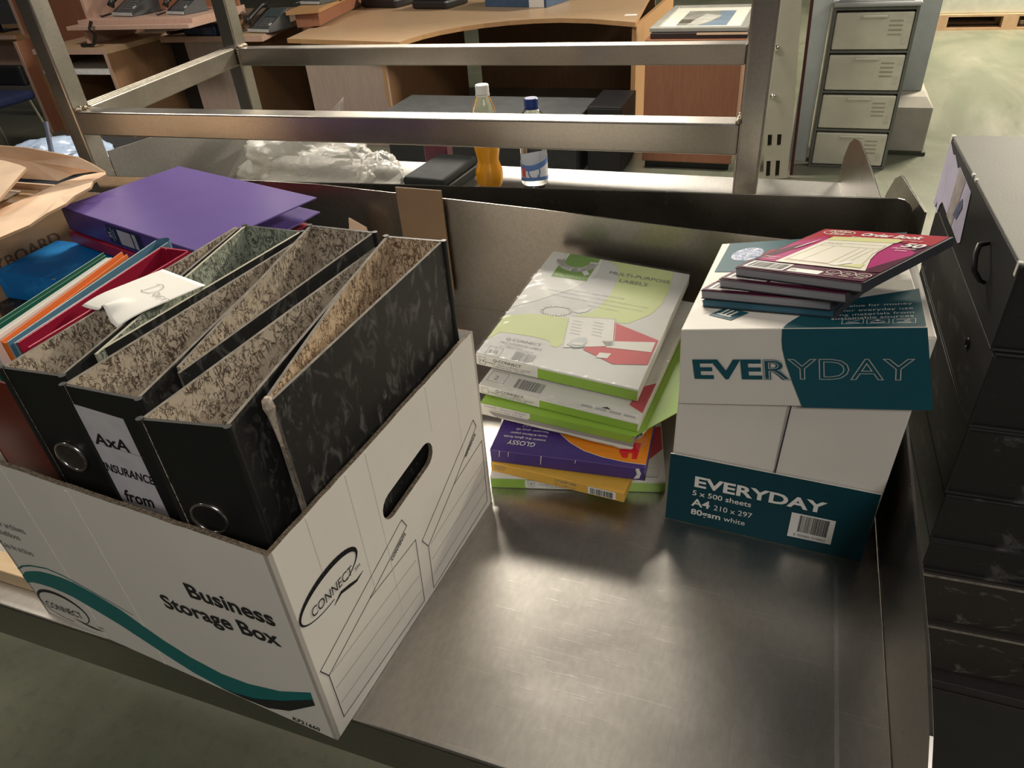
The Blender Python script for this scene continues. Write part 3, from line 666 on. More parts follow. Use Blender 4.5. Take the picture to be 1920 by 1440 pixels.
# ================================================================== stack of label packs
def pack_frame(x, y, z, yaw, rx=0, ry=0): return frame((x, y, z), math.radians(yaw), rx, ry)
def pack_body(t, w, l, h, front_white=.40, side=PACKW, frontm=LIME, bev=.0015):
    MB().box(0, 0, 0, w, l, h).build('carton', [side], t, bev)
    k = Ink((0, 0, 0), (1, 0, 0), (0, 0, 1), .0003)
    k.rect(w * front_white, .001, w - .001, h - .0015, frontm, 0)
    k.text('Q-CONNECT', w * .115, h * .60, .0066, INK, 1, .040)
    k.text('KF26050  105mm x 148.5mm - 210x297', w * .065, h * .36, .0036, INKG, 1, .065)
    k.text('2 Labels per Sheet - Pack 100', w * .11, h * .17, .0036, INKG, 1, .045)
    k.line([(.005, h * .2), (.014, h * .2), (.014, h * .82), (.005, h * .82)], .0004, INKG, 1, True)
    return k
def pack_top(k, w, l):
    k.rect(.001, .001, w - .001, l - .001, PACKG, 0)
    # pale grey / lime swirls
    arc = [(.093, l - .001)] + [(.104 + .022 * math.sin(a), .215 + .075 * math.cos(a)) for a in [math.radians(v) for v in range(20, 175, 15)]] + [(.095, .130), (.100, .118), (.13, .128), (.153, .133), (.172, .138)] + [(.195, .17), (.203, .20), (.2045, .235), (.203, .262), (.198, l - .001)]
    k.poly(arc, LIME_P, 1)
    k.poly([(.001, .096), (.03, .112), (.06, .120), (.09, .121), (.102, .06), (.098, .050), (.089, .050), (.083, .060), (.06, .062), (.013, .0575), (.001, .034)], LIME_P, 1)
    k.poly([(.001, .12), (.03, .15), (.07, .2), (.09, .25), (.085, l - .001), (.001, l - .001)], PACKW, 1)
    k.oval(.066, .134, .021, .012, .004, PACKW, 2, .3)
    k.poly([(.088, .140), (.100, .150), (.112, .158), (.108, .146), (.098, .138)], PACKW, 2)
    # green logo square with white Q cut
    k.poly([(.025, .222), (.081, .226), (.081, l - .001), (.025, l - .001)], DGREEN, 2)
    k.oval(.049, .279, .027, .026, .013, PACKW, 3, 0, 24, -178, 5)
    k.poly([(.062, .256), (.073, .240), (.080, .246), (.068, .262)], PACKW, 3)
    k.rect(.0255, .262, .030, l - .001, PACKW, 3)
    k.text('Q-CONNECT', .0285, .2275, .0078, LIME_P, 4, .049)
    k.text('MULTI-PURPOSE', .107, .259, .0125, INKG, 3, .094, .02)
    k.text('LABELS', .128, .2405, .0125, INKG, 3, .043, .03)
    k.text('FOR SMALL LOGO AND COLOUR', .071, .194, .0055, INKL, 3, .078, .02)
    for i, (a, b, c_) in enumerate(((.034, .187, .184), (.043, .181, .173), (.104, .150, .162))):
        k.text('Ideal for addressing and coding use with laser and inkjet printers on all file'[: 78 if i < 2 else 16], a, c_, .0045, INKL, 3, b - a)
    k.poly([(.153, .133), (.2205, .112), (.2205, .054), (.178, .040), (.132, .057)], PINKR, 2)
    k.poly([(.150, .084), (.218, .106), (.2185, .082), (.160, .072)], PACKW, 3)
    k.poly([(.153, .046), (.168, .049), (.170, .061), (.155, .058)], PACKW, 3)
    k.poly([(.089, .127), (.151, .141), (.167, .078), (.106, .052)], PACKW, 3)
    k.line([(.091, .1275), (.153, .1415), (.168, .080)], .0008, INKL, 4)
    for cx, cz in ((.097, .117), (.126, .123)):
        for i in range(5): k.rect(cx + i * .0015, cz - i * .0075, cx + .014 + i * .0015, cz - i * .0075 + .0022, INKL, 4)
    k.poly([(.108, .060), (.112, .072), (.119, .082), (.128, .084), (.132, .075), (.131, .062), (.120, .056)], M('worm_grey', (.15, .19, .19), .4), 5)
    k.poly([(.114, .061), (.128, .064), (.130, .071), (.116, .068)], PACKW, 6)
    k.text('Q-CONNECT', .026, .0425, .0078, INK, 3, .050, .04); k.text('MULTI-PURPOSE LABELS', .022, .0335, .006, INKG, 3, .058, .04)
    k.text('KF26050 KF26051', .03, .029, .0036, INKG, 3, .026); k.text('105 x 148.5mm - 14 per sheet A4', .024, .0255, .0036, INKG, 3, .048)
    k.line([(.012, .003), (.032, .003), (.032, .022), (.012, .022)], .0005, INKG, 3, True); k.text('14', .016, .008, .011, INKG, 3, .012); k.line([(.022, .003), (.022, .022)], .0004, INKG, 3)
    k.bars(.050, .004, .0795, .0225, INK, 3, 30)
def wrap(t, w, l, h):
    def f(u, v):
        e = min(u, 1 - u, v * 1.4, (1 - v) * 1.4); a = math.exp(-(e / .07) ** 2)
        return (u * (w + .002) - .001, v * (l + .002) - .001, h + .0022 + .0009 * a * math.sin(75 * u + 7 * math.sin(40 * v) + 30 * v) + .0004 * math.sin(23 * u + 31 * v))
    mb = MB().grid(f, 60, 60)
    mb.build('shrink_wrap', WRAP, t, smooth=True)['label'] = 'clear crinkled shrink film'
# bottom pack, on the table
f = pack_frame(-.3000, .6275, TZ + .0006, 13); t = thing('label_pack', 'lowest label pack, lime green front edge, flat on the steel table', 'label pack', f, 'label packs in the stack')
w, l, h = .2215, .300, .0185
MB().box(0, 0, 0, w, l, h).build('carton', [PACKW], t, .001)
k = Ink((0, 0, 0), (1, 0, 0), (0, 0, 1), .0003); k.rect(.001, .0006, w - .0006, h - .003, LIME, 0)
k.poly([(.048, .001), (.122, .001), (.124, .003), (.124, .0145), (.045, .0145), (.045, .003)], PACKW, 1)
k.line([(.049, .004), (.057, .004), (.057, .014), (.049, .014)], .0004, INKG, 2, True); k.text('2', .0518, .0066, .006, INK, 2); k.line([(.049, .009), (.057, .009)], .0004, INKG, 2)
k.text('Q-CONNECT', .074, .0102, .0055, INK, 2, .036); k.text('KF26058  199.6mm x 143.5mm  210x297', .063, .0062, .0035, INKG, 2, .058); k.text('2 Labels per Sheet - Pack 100', .071, .0033, .0032, INKG, 2, .040)
k.build('printed_artwork', t)
k = Ink((0, 0, h), (1, 0, 0), (0, 1, 0), .0003); k.rect(.001, .001, w - .001, l - .001, PACKW, 0); k.poly([(.190, .052), (.197, .034), (.2205, .062), (.2205, .11), (.195, .10)], PINKR, 1)
k.line([(.198, .012), (.213, .012), (.213, .024), (.198, .024)], .0005, INKL, 1, True); k.rect(.195, .006, .212, .009, INKL, 1); k.rect(.183, .006, .192, .009, INKG, 1); k.build('printed_artwork', t)
# yellow packet
f = pack_frame(-.3020, .6385, TZ + .0190, -3.6, 0, -.0); t = thing('label_packet', 'thin yellow label packet with a barcode, beneath the purple photo paper box', 'label packet', f, 'label packs in the stack')
w, l, h = .1765, .298, .0150
MB().box(0, 0, 0, w, l, h).build('carton', [KYELL], t, .001)
k = Ink((0, 0, 0), (1, 0, 0), (0, 0, 1), .0003); k.rect(.131, .0018, .166, .0135, WINK, 0); k.bars(.134, .0024, .163, .0118, INK, 1, 26)
k.text('L7163*-100', .088, .0085, .0052, INKG, 1, .028, bold=.02); k.text('99.1 x 38.1 mm', .088, .0028, .0045, INKG, 1, .027); k.text('ADDRESS', .004, .0095, .0042, INKG, 1, .018); k.text('LABELS', .004, .0050, .0042, INKG, 1, .015); k.build('printed_artwork', t)
# purple / amber photo paper box (upside down print)
f = pack_frame(-.3015, .6395, TZ + .0345, 3.8, .0, -.01); t = thing('photo_paper_box', 'battered purple and orange photo paper box in the middle of the label stack', 'paper box', f, 'label packs in the stack')
w, l, h = .1960, .295, .0205
MB().box(0, 0, 0, w, l, h).build('carton', [KPURPLE], t, .0012)
k = Ink((0, 0, h), (1, 0, 0), (0, 1, 0), .0003); bnd = [(.072, .060), (.082, .045), (.098, .030), (.118, .018), (.142, .0105), (.170, .0065), (.1955, .006)]
k.poly(bnd + [(.1955, .29), (.02, .29), (.03, .16), (.055, .085)], KORANGE, 0); k.line(bnd, .0008, PACKW, 1)
k.text('GLOSSY', .055, .022, .012, WINK, 1, .036, math.pi)
for i, s_ in enumerate(('instant dry, gloss finish', 'haute brillance papier', 'Foto papier - glossy 180', '210 x 297')): k.text(s_, .066, .030 + .0085 * i, .0055, WINK, 1, .055 - i * .006, math.pi)
k.poly([(.166, .014), (.172, .014), (.1725, .024), (.177, .024), (.1775, .014), (.1835, .014), (.185, .045), (.165, .045), (.160, .026)], M('red_letter', (.50, .012, .02), .4), 1)
k.build('printed_artwork', t)
k = Ink((0, 0, 0), (1, 0, 0), (0, 0, 1), .0003); k.line([(.0, .0198), (.06, .0196), (.12, .0200), (.19, .0194)], .0006, M('purple_wear', (.22, .17, .33), .6), 0)
for x_, a, b in ((.012, .010, .020), (.024, .012, .020), (.066, .006, .020), (.0665, .010, .020), (.110, .015, .02)): k.line([(x_, a), (x_ + .0012, b)], .0008, SCUFF, 1)
k.poly([(.182, .002), (.186, .010), (.184, .018), (.188, .020), (.191, .012), (.189, .004)], SCUFF, 1); k.poly([(.193, .006), (.1958, .0), (.1958, .012)], DARK, 1); k.build('scuff_mark', t)
# torn lime pack showing grey sheets
f = pack_frame(-.3330, .6960, TZ + .0650, -3.0, .015, .030); t = thing('torn_label_pack', 'torn open lime label pack with its grey sheets showing, third from the top', 'label pack', f, 'label packs in the stack')
MB().box(.004, -.0022, .0, .205, .300, .0158).build('sheets', PAPERG, t, .0008)
MB().plate([(.0, -.002), (.207, -.002), (.2135, .010), (.226, .030), (.246, .062), (.238, .30), (.0, .30)], (0, 0, .0195), (1, 0, 0), (0, 1, 0), .0012, 0).build('cover', LIME, t)
fr = [(.0, .0088), (.204, .0080), (.204, .0193), (.0, .0193)]
MB().plate(fr, (0, -.003, 0), (1, 0, 0), (0, 0, 1), .0008).build('front_flap', LIME, t)
k = Ink((0, -.003, 0), (1, 0, 0), (0, 0, 1), .0003); k.poly([(.0, .0086), (.066, .0084), (.070, .0120), (.070, .0190), (0, .0190)], PACKW, 0); k.text('KF26050  105mm x 148.5mm', .006, .0145, .0040, INKG, 1, .058); k.text('2 Labels per Sheet - Pack 100', .014, .0103, .0036, INKG, 1, .045); k.build('printed_artwork', t)
tp = [(.0, -.004), (.018, .002), (.03, -.005), (.055, -.0060), (.085, -.009), (.12, -.0075), (.15, -.0125), (.182, -.013), (.190, -.017), (.204, -.010), (.206, .001)]
mb = MB()
for a, b in zip(tp, tp[1:]): mb.hexa([(a[0], -.0025 + a[1] * .3, .001 + a[1] * .10), (b[0], -.0025 + b[1] * .3, .001 + b[1] * .10), (b[0], -.0024, .0005), (a[0], -.0024, .0005)], [(a[0], -.0030 + a[1] * .3, .0022), (b[0], -.0030 + b[1] * .3, .0022), (b[0], -.0024, .0018), (a[0], -.0024, .0018)])
mb.hexa([(-.004, -.002, .0), (.022, -.003, .0), (.018, -.002, .0), (.0, .004, .0)], [(-.004, -.002, .0175), (.002, -.003, .015), (.003, -.002, .015), (.0, .004, .016)])
mb.build('torn_paper_edge', SCUFF, t)
def sideflap(u, v):
    y = .012 + u * .27; return (.212 + .028 * math.sin(min(1, u * 2.2) * 1.4) * (1 - v * .3) - .006 * v + .003 * math.sin(9 * u + 4 * v), y, .0170 - v * .016 + .002 * math.sin(14 * u))
mb = MB().grid(sideflap, 14, 4); o = mb.build('side_flap', PACKW, t, smooth=True); s_ = o.modifiers.new('s', 'SOLIDIFY'); s_.thickness = .0008
def foil(u, v): return (.198 + .022 * u, -.004 + .022 * v + .004 * math.sin(7 * u), .013 + .003 * math.sin(11 * u + 3) * math.cos(9 * v) - .010 * u)
MB().grid(foil, 8, 8).build('crumpled_film', WRAP, t, smooth=False)
# second pack
f = pack_frame(-.3400, .7080, TZ + .0878, -4.5, .03, .045); t = thing('label_pack', 'wrapped label pack directly beneath the topmost one, barcode peeking out', 'label pack', f, 'label packs in the stack')
w, l, h = .217, .300, .0145; k = pack_body(t, w, l, h); k.build('printed_artwork', t)
k = Ink((0, 0, h), (1, 0, 0), (0, 1, 0), .0003); k.rect(.001, .001, w - .001, l - .001, PACKW, 0); k.bars(.045, .010, .085, .030, INK, 1, 28); k.line([(.006, .012), (.03, .012), (.03, .034), (.006, .034)], .0005, INKG, 1, True); k.text('2', .014, .017, .012, INKG, 1)
for i in range(4): k.rect(.140 + i * .0185, .006 + i * .0002, .155 + i * .0185, .0105, INKL, 1)
k.poly([(.165, .012), (.172, .016), (.178, .012)], INK, 1); k.poly([(.196, .03), (.216, .02), (.216, .085), (.2, .07)], PINKR, 1); k.build('printed_artwork', t); wrap(t, w, l, h - .0014)
# top pack
f = pack_frame(-.3556, .7420, TZ + .1285 - .0192, -3.4, .0492, .0607); t = thing('label_pack', 'shrink wrapped pack of multi-purpose labels on top of the stack', 'label pack', f, 'label packs in the stack')
w, l, h = .2235, .2995, .0185; k = pack_body(t, w, l, h); k.text('14', .0065, h * .38, .006, INKG, 2, .006); k.build('printed_artwork', t)
k = Ink((0, 0, h), (1, 0, 0), (0, 1, 0), .0003); pack_top(k, w, l); k.build('printed_artwork', t)['label'] = 'white and lime label cover print'; wrap(t, w, l, h)

# ================================================================== paper box
PF = frame((-.0754, .6364, TZ + .0006), math.radians(-2.48))
pb = thing('paper_box', 'white and teal cardboard copier paper box with a crooked lid', 'box', PF)
W_, D_ = .2145, .310
zt = lambda u, v: .255 + .19 * u * .8 - .15 * v   # body top follows the crooked lid
b4 = [(0, .0), (W_, .0), (W_, D_), (0, D_)]
MB().hexa([(u, v, .0002) for u, v in b4], [(u + (.003 if u == 0 else .008), v + (.0045 if v == 0 else 0), zt(u, v)) for u, v in b4]).build('carton_body', WHITE_B, pb, .002)
# lower teal wrap on the front
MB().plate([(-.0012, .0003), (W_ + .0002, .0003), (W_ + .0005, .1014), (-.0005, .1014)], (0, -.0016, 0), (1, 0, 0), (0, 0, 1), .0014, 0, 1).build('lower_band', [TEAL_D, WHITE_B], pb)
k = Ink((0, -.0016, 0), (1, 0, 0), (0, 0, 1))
k.text('EVERYDAY', .0290, .0603, .0218, WINK, 1, .1395, bold=.03)
k.text('5 x 500 sheets', .0278, .0466, .0108, WINK, 1, .0650, bold=.01)
k.text('A4', .0276, .0300, .0160, WINK, 1, .0210, bold=.02); k.text('210 x 297', .0532, .0300, .0112, WINK, 1, .0425)
k.text('80gsm', .0280, .0163, .0122, WINK, 1, .0338, bold=.02); k.text('white', .0655, .0163, .0108, WINK, 1, .0238)
k.poly([(.1358, .0155), (.1812, .0165), (.1807, .0528), (.1358, .0524)], WINK, 1); k.bars(.1448, .0255, .1752, .0508, INK, 2, 44); k.text('5 702001 014002', .1420, .0185, .0052, INK, 2, .033)
k.build('printed_lettering', pb)
k = Ink((0, 0, 0), (1, 0, 0), (0, 0, 1)); k.line([(.1112, .1014), (.1148, .1990)], .0016, M('slot_dark', (.03, .03, .045), .8), 0); k.build('carton_slot', pb)
# lid: sloping shell
LA_, LB_, LD_ = Vector((.0006, -.0030, .264)), Vector((.2106, -.0042, .3014)), Vector((-.005, .3205, .214)); LC_ = LB_ + (LD_ - LA_)
bA = Vector((.0040, -.0036, .1735)); _fx = (LB_ - LA_).normalized(); _fy = (LA_ - bA); _fy = (_fy - _fx * _fy.dot(_fx)).normalized(); bB = LB_ + _fx * .0085 - _fy * .0865; bD = Vector((-.0042, .3215, .128)); bC = Vector((.2150, .322, .160))
lux = (LB_ - LA_).normalized(); ln_ = lux.cross(LD_ - LA_).normalized(); luy = ln_.cross(lux)
def panel(mb, a, b, c, d, th_, m=0, me=None):
    n = (b - a).cross(d - a).normalized(); mb.hexa([a - n * th_, b - n * th_, c - n * th_, d - n * th_], [a, b, c, d], (m, m, me or m, me or m, me or m, me or m))
lid = MB(); T_ = .0022
panel(lid, LA_, LB_, LC_, LD_, T_)
panel(lid, bA, bB, LB_, LA_, T_); panel(lid, bB, bC, LC_, LB_, T_); panel(lid, bC, bD, LD_, LC_, T_); panel(lid, bD, bA, LA_, LD_, T_)
lo = lid.build('lid', WHITE_B, pb, .0012)
fx = (LB_ - LA_).normalized(); fy = (LA_ - bA); fy = (fy - fx * fy.dot(fx)).normalized()
k = Ink(LA_, fx, fy, .0008)
cv = [(.0953, .0), (.0944, -.012), (.0946, -.022), (.0973, -.039), (.1025, -.060), (.1105, -.0888)]
k.poly(cv + [(.2225, -.0872), (.2135, -.0004)], TEAL, 0)
k.text('EVE', .0083, -.0562, .0312, TEAL, 1, .0665, .008, bold=.032); k.text('R', .0765, -.0558, .0312, TEAL, 1, .0250, .008, bold=.032)
k.text('R', .0765, -.0558, .0312, WINK, 2, .0250, .008, outline=.012); k.text('YDAY', .0985, -.0552, .0325, WINK, 2, .1075, .008, outline=.012)
k.build('printed_lettering', lo)
k = Ink(LA_, lux, luy, .0006)
k.poly([(.0958, .0002), (.0972, .007), (.0995, .0135), (.1035, .023), (.109, .034), (.120, .050), (.1345, .0665), (.150, .0775), (.1690, .0860), (.190, .0945), (.2110, .1040), (.2126, .0004)], TEAL, 0)
k.poly([(-.0022, .1935), (.030, .189), (.20, .176), (.2065, .3245), (-.005, .3245)], TEAL, 0)
k.ell(.0262, .2650, .0190, .0300, GLOBE, 1, -.1)
k.poly([(.0195, .0406), (.0345, .0635), (.0590, .0443), (.0445, .0236)], TEAL, 0)
for a in (.0, .38, .76):
    p0, p1 = Vector((.0300, .0430)).lerp(Vector((.0420, .0340)), a), Vector((.0375, .0545)).lerp(Vector((.0505, .0450)), a); d_ = (p1 - p0); k.line([p0 + Vector((.004, -.0035)) * .2, p1], .0028, WINK, 1)
k.line([(.0285, .0435), (.0425, .0330)], .0028, WINK, 1)
k.text('A', .066, .048, .006, INK, 1)
for s_, x, y, r in (('value for money', .2040, .0575, .055), ('for everyday use', .2042, .0445, .055), ('using materials from', .2045, .0330, .062), ('sustainable sources', .2040, .0238, .059)): k.text(s_, x, y, .0088, WINK, 1, None, .07, align='R', sx=1.0)
for x0, x1 in ((.1455, .1632), (.1660, .1838), (.1870, .2048)):
    k.line([(x0, .0078), (x1, .0085), (x1 + .0004, .0195), (x0 + .0004, .0188)], .0005, WINK, 1, True); c_ = (x0 + x1) / 2
    if x0 < .15: k.line([(c_ - .004, .0150), (c_ - .001, .0125), (c_ + .005, .0175)], .0006, WINK, 1)
    elif x0 < .17: k.line([(c_ - .006, .0120), (c_, .0175), (c_ + .006, .0122)], .0006, WINK, 1); k.ell(c_, .0160, .0016, .0016, WINK, 1)
    else: k.line([(c_ - .006, .0160), (c_ - .002, .0180), (c_ + .005, .0165), (c_, .0135), (c_ + .005, .0130)], .0006, WINK, 1)
    k.rect(c_ - .0055, .0095, c_ + .0055, .0108, WINK, 1)
k.build('printed_lettering', lo)

# ================================================================== order books on the lid
LID = PF @ Matrix(((lux.x, luy.x, ln_.x, LA_.x), (lux.y, luy.y, ln_.y, LA_.y), (lux.z, luy.z, ln_.z, LA_.z), (0, 0, 0, 1)))
bw, bl = .138, .156
def order_book(label, x, y, z, yaw, full, th_=.0092, teal=False):
    t = thing('order_book', label, 'book', LID @ frame((x, y, z), math.radians(yaw)), 'order books on the paper box')
    pe = TEALBK if teal else PADG
    MB().box(.0006, .0006, .0006, bw - .0006, bl - .0006, th_ - .0009).build('pages', [pe], t, .0004)
    MB().box(0, 0, th_ - .0009, bw, bl, th_).build('cover', [TEALBK if teal else PLUM], t, .0002)
    MB().box(0, 0, -.0001, bw, bl, .0006).build('back_cover', [PADD], t)
    MB().box(bw - .0015, 0, .0002, bw + .0006, bl, th_ + .0002).build('side_binding', [PADD], t, .0003)
    k = Ink((0, 0, th_), (1, 0, 0), (0, 1, 0), .0002)
    if teal:
        k.text('Order Book', .070, .004, .008, M('tan_print', (.30, .22, .14), .5), 1, .055); k.build('printed_lettering', t); return t
    k.poly([(.002, bl), (.002, bl * .55), (.02, bl * .80), (.045, bl * .84), (bw - .003, bl * .78), (bw - .003, bl)], CRIM, 0)
    k.poly([(.002, .030), (.004, .10), (.02, .125), (.05, .118), (.105, .122), (.134, .095), (.134, .034), (.07, .028)], MAG, 1)
    k.poly([(.002, .0255), (.002, .06), (.010, .085), (.022, .100), (.014, .055)], PLUM, 2)
    k.poly([(.124, .050), (.1355, .090), (.1365, .118), (.1365, .03), (.118, .0255)], PLUM, 2)
    k.rect(.001, .001, bw - .001, .0255, PLUM, 3)
    k.oval(.026, bl - .0125, .0175, .0085, .0012, CREAM, 2); k.text('Pukka', .0135, bl - .0115, .0085, CREAM, 2, .025, bold=.02); k.text('Pad', .0185, bl - .0185, .0078, CREAM, 2, .015, bold=.02)
    k.text('Order Book', .052, bl - .0180, .0150, WINK, 2, .064, bold=.03, shear=.15); k.text('50 sets of duplicate paper, no carbon required', .047, bl - .0255, .0052, WINK, 2, .074)
    if full:
        k.poly([(.0275, .0285), (.0300, .118), (.100, .124), (.1020, .085), (.1085, .062), (.1230, .0285)], CREAM, 4); k.poly([(.0300, .112), (.0305, .1260), (.098, .1325), (.1035, .128), (.1025, .118)], YELP, 5)
        LN = M('form_line', (.42, .34, .30), .5)
        k.line([(.033, .036), (.037, .104), (.0985, .107), (.1010, .078), (.108, .054), (.112, .036)], .0006, LN, 5, True); k.line([(.037, .093), (.0995, .096)], .0006, LN, 5)
        for a, b in ((.049, .052), (.080, .079), (.088, .087), (.0945, .094)): k.line([(a, .037), (b, .093)], .0005, LN, 5)
        k.line([(.034, .0395), (.080, .038)], .0010, M('form_pink', (.55, .25, .22), .5), 5); k.poly([(.090, .0345), (.1150, .034), (.1125, .046), (.1060, .0420)], YELP, 6); k.poly([(.082, .0345), (.0900, .034), (.1000, .046), (.0960, .052)], WINK, 6)
        k.text('Order Form', .040, .099, .004, INKG, 6, .016); k.text('50', .111, .1085, .0175, WINK, 5, .020, bold=.03, shear=.2); k.text('duplicate', .1065, .1015, .0068, WINK, 5, .0225, shear=.2); k.text('sets', .1130, .0945, .0062, WINK, 5, .0115, shear=.2)
        k.poly([(.0165, .075), (.0205, .100), (.0245, .115), (.0225, .098), (.0190, .078)], CREAM, 5); k.text('ORD50217', .0060, .0400, .0048, WINK, 5, .0175); k.text('137 x 203mm', .0060, .0345, .0040, WINK, 5, .0165)
    else:
        k.poly([(.006, .085), (.010, .11), (.020, .118), (.016, .095)], CREAM, 4)
    k.rect(.0065, .0040, .0525, .0245, WINK, 4); k.bars(.0100, .0060, .0505, .0225, INK, 5, 34); k.rect(.0565, .0050, .0905, .0150, WINK, 4); k.text('50', .0585, .0080, .006, INKG, 5)
    for i, s_ in enumerate(('1', '50', 'NCR')): k.oval(.1000 + i * .0145, .0158, .0066, .0052, .0008, CREAM, 5); k.text(s_, .1000 + i * .0145, .0138, .0046, CREAM, 5, align='C'); k.rect(.0955 + i * .0145, .0068, .1045 + i * .0145, .0078, CREAM, 5)
    k.build('printed_artwork', t); return t
order_book('thin teal book under the three crimson order books, directly on the box lid', .0083, .0648, .0012, -17.8, False, .0066, True)
order_book('lowest crimson order book, just above the teal book on the paper box', .0070, .0688, .0090, -20, False)
order_book('middle crimson order book, second from the top on the paper box', .0263, .0705, .0202, -26.5, False)
order_book('topmost crimson order book marked 50, its cover fully visible', .0428, .0716, .0314, -29.6, True)

# ================================================================== black box files right of the table
def box_file(label, x, y, z, yaw, w, l, h, kind):
    t = thing('box_file', label, 'box file', frame((x, y, z), math.radians(yaw)), 'stacked black box files')
    bm = BOXBROWN if kind == 'brown' else BOXBLACK
    if kind == 'brown':
        mb = MB().box(.002, .002, 0, w, l, h - .006); mb.build('tray', [bm], t, .0015)
        MB().box(0, 0, h - .0058, w, l, h).build('lid', [bm], t, .0012)
        MB().box(.0, -.0008, h - .0052, w, .001, h - .002).build('worn_edge', [M('worn_edge_tan', (.24, .205, .165), .8, var=.5, scale=120)], t)
        MB().lathe([(.0001, .0), (.0055, .0005), (.0055, .0012), (.0035, .0026), (.0006, .003)], 14, 0).build('rivet', CHROME, t, smooth=True).matrix_local = Matrix.Translation((.125, .0005, h * .52)) @ Matrix.Rotation(math.radians(90), 4, 'X')
        return t
    MB().box(.003, .004, .003, w - .002, l - .004, h - .0035).build('tray', [bm], t, .001)
    MB().box(0, 0, h - .0032, w, l, h).build('lid', [GREYTOP if kind == 'grey' else bm], t, .001)
    MB().box(0, 0, 0, w, l, .003).build('base_board', [bm], t, .001)
    MB().box(0, 0, .003, .003, l, h - .0033).build('spine', [BPLAIN if kind == 'grey' else bm], t, .0008)
    return t
YB = .705
L_ = .385
box_file('black brown worn box file with a brass rivet, lowest visible of the stack', .243, .690, .636, 2, .28, .30, .0845, 'brown')
box_file('black brown box file with tan frayed rim, second from the bottom of the stack', .224, .696, .7212, 2, .28, .30, .0815, 'brown')
t = box_file('black box file with a recessed front strip, above the two brown rimmed files', .219, .698, .8034, 2, .27, L_, .0500, 'black')
box_file('scuffed black box file fourth from the top of the right hand stack', .217, .698, .8540, 1.8, .27, L_, .0710, 'black')
t = box_file('dusty black box file third from the top of the right hand stack', .215, .700, .9256, 1.6, .27, L_, .0920, 'black')
t = box_file('black box file with a small finger catch, directly under the grey topped one', .214, .700, 1.0182, 1.6, .27, L_, .0905, 'black')
MB().ring((-.0004, .082, .052), (0, 1, 0), (0, 0, 1), .005, .0014, 16, 6).build('finger_catch', BLACKP, t, smooth=True)
t = box_file('topmost box file, grey lid and torn lilac spine label', .210, .702, 1.1094, 1.6, .27, .39, .0915, 'grey')
LT = Vector((.210, .702, 1.1094))
rl = [(.385, .085), (.386, .002), (.372, -.000), (.368, .010), (.362, .003), (.360, -.004), (.352, -.012 + .012), (.349, .012), (.340, .020), (.215, .017), (.205, .022), (.222, .076), (.300, .079), (.31, .074), (.34, .081), (.352, .078)]
MB().plate([(-a, b) for a, b in rl][::-1], (-.0009, 0, 0), (0, -1, 0), (0, 0, 1), .0004).build('spine_label', LILAC, t)
k = Ink((-.0009, 0, 0), (0, -1, 0), (0, 0, 1), .0004); k.poly([(-.298, .018), (-.262, .018), (-.256, .077), (-.300, .078)], LILACG, 0); k.poly([(-.268, .030), (-.248, .033), (-.236, .052), (-.246, .060), (-.262, .045)], M('ink_smudge', (.10, .11, .20), .6, var=.6, scale=200), 1); k.build('label_stain', t)
mb = MB()
for i in range(2): mb.box(-.0008, .235 - i * .017, .0895, .0025, .241 - i * .017, .0920)
mb.box(-.0008, .382, .082, .004, .3908, .0920); mb.box(-.0010, .003, .078, .003, .008, .0918); mb.build('worn_spot', SCUFF, t)['kind'] = 'stuff'
MB().tube([(-.001, .100, .068), (-.010, .098, .066), (-.013, .090, .058), (-.0125, .080, .046), (-.006, .074, .038), (-.001, .0735, .036)], [.0022, .003, .003, .003, .0025, .002], 8).build('finger_pull', BLACKP, t, smooth=True)
t = thing('cabinet', 'low dark cabinet carrying the stacked box files beside the table', 'cabinet', (.40, .90, 0))
MB().box(-.145, -.225, .06, .20, .25, .634).build('body', M('dark_cabinet', (.028, .024, .022), .45, var=.15), t, .002); MB().box(-.135, -.205, 0, .19, .24, .06).build('plinth', BLACKP, t)
MB().box(-.140, -.2275, .08, .195, -.2252, .62).build('door', M('dark_cabinet', (.028, .024, .022), .45), t, .001)

# ================================================================== left end of the table: carton and binders
KS = .857   # the carton and the lying binders
def near(p): return Vector((p[0] * KS, p[1] * KS, 1.5129 - KS * (1.5129 - p[2])))
CO = Vector((-1.4226, .857, TZ + .0008))
t = thing('cardboard_carton', 'open brown cardboard carton with torn flaps at the left end of the table', 'carton', CO)
cz = .2465
MB().box(.202, -.18, 0, .206, .06, cz).build('wall', KRAFT_D, t); MB().box(-.30, -.18, 0, -.296, .06, cz).build('wall', KRAFT_D, t)  # side walls in darker kraft, their shadow is put into the colour
MB().box(-.296, -.18, 0, .202, -.176, cz).build('wall', KRAFT, t); MB().box(-.296, .056, 0, .202, .06, cz).build('wall', KRAFT, t)
MB().box(-.296, -.176, 0, .202, .056, .004).build('base', KRAFT, t)
def flap(pts, th_=.004):   # pts: hinge pair then outer polygon, in world coordinates, slightly ragged
    P = [near(p) - CO for p in pts]; n = (P[1] - P[0]).cross(P[-1] - P[0]).normalized(); n = n if n.z > 0 else -n
    c = sum(P, Vector()) / len(P); N = len(P); mb = MB(); vs = P + [p - n * th_ for p in P] + [c, c - n * th_]; fs = []; ms = []
    for i in range(N):
        j = (i + 1) % N; fs += [(i, j, 2 * N), (N + j, N + i, 2 * N + 1), (i, N + i, N + j, j)]; ms += [0, 0, 1]
    return mb.add(vs, fs, ms).build('flap', [KRAFT, KRAFT_D], t)
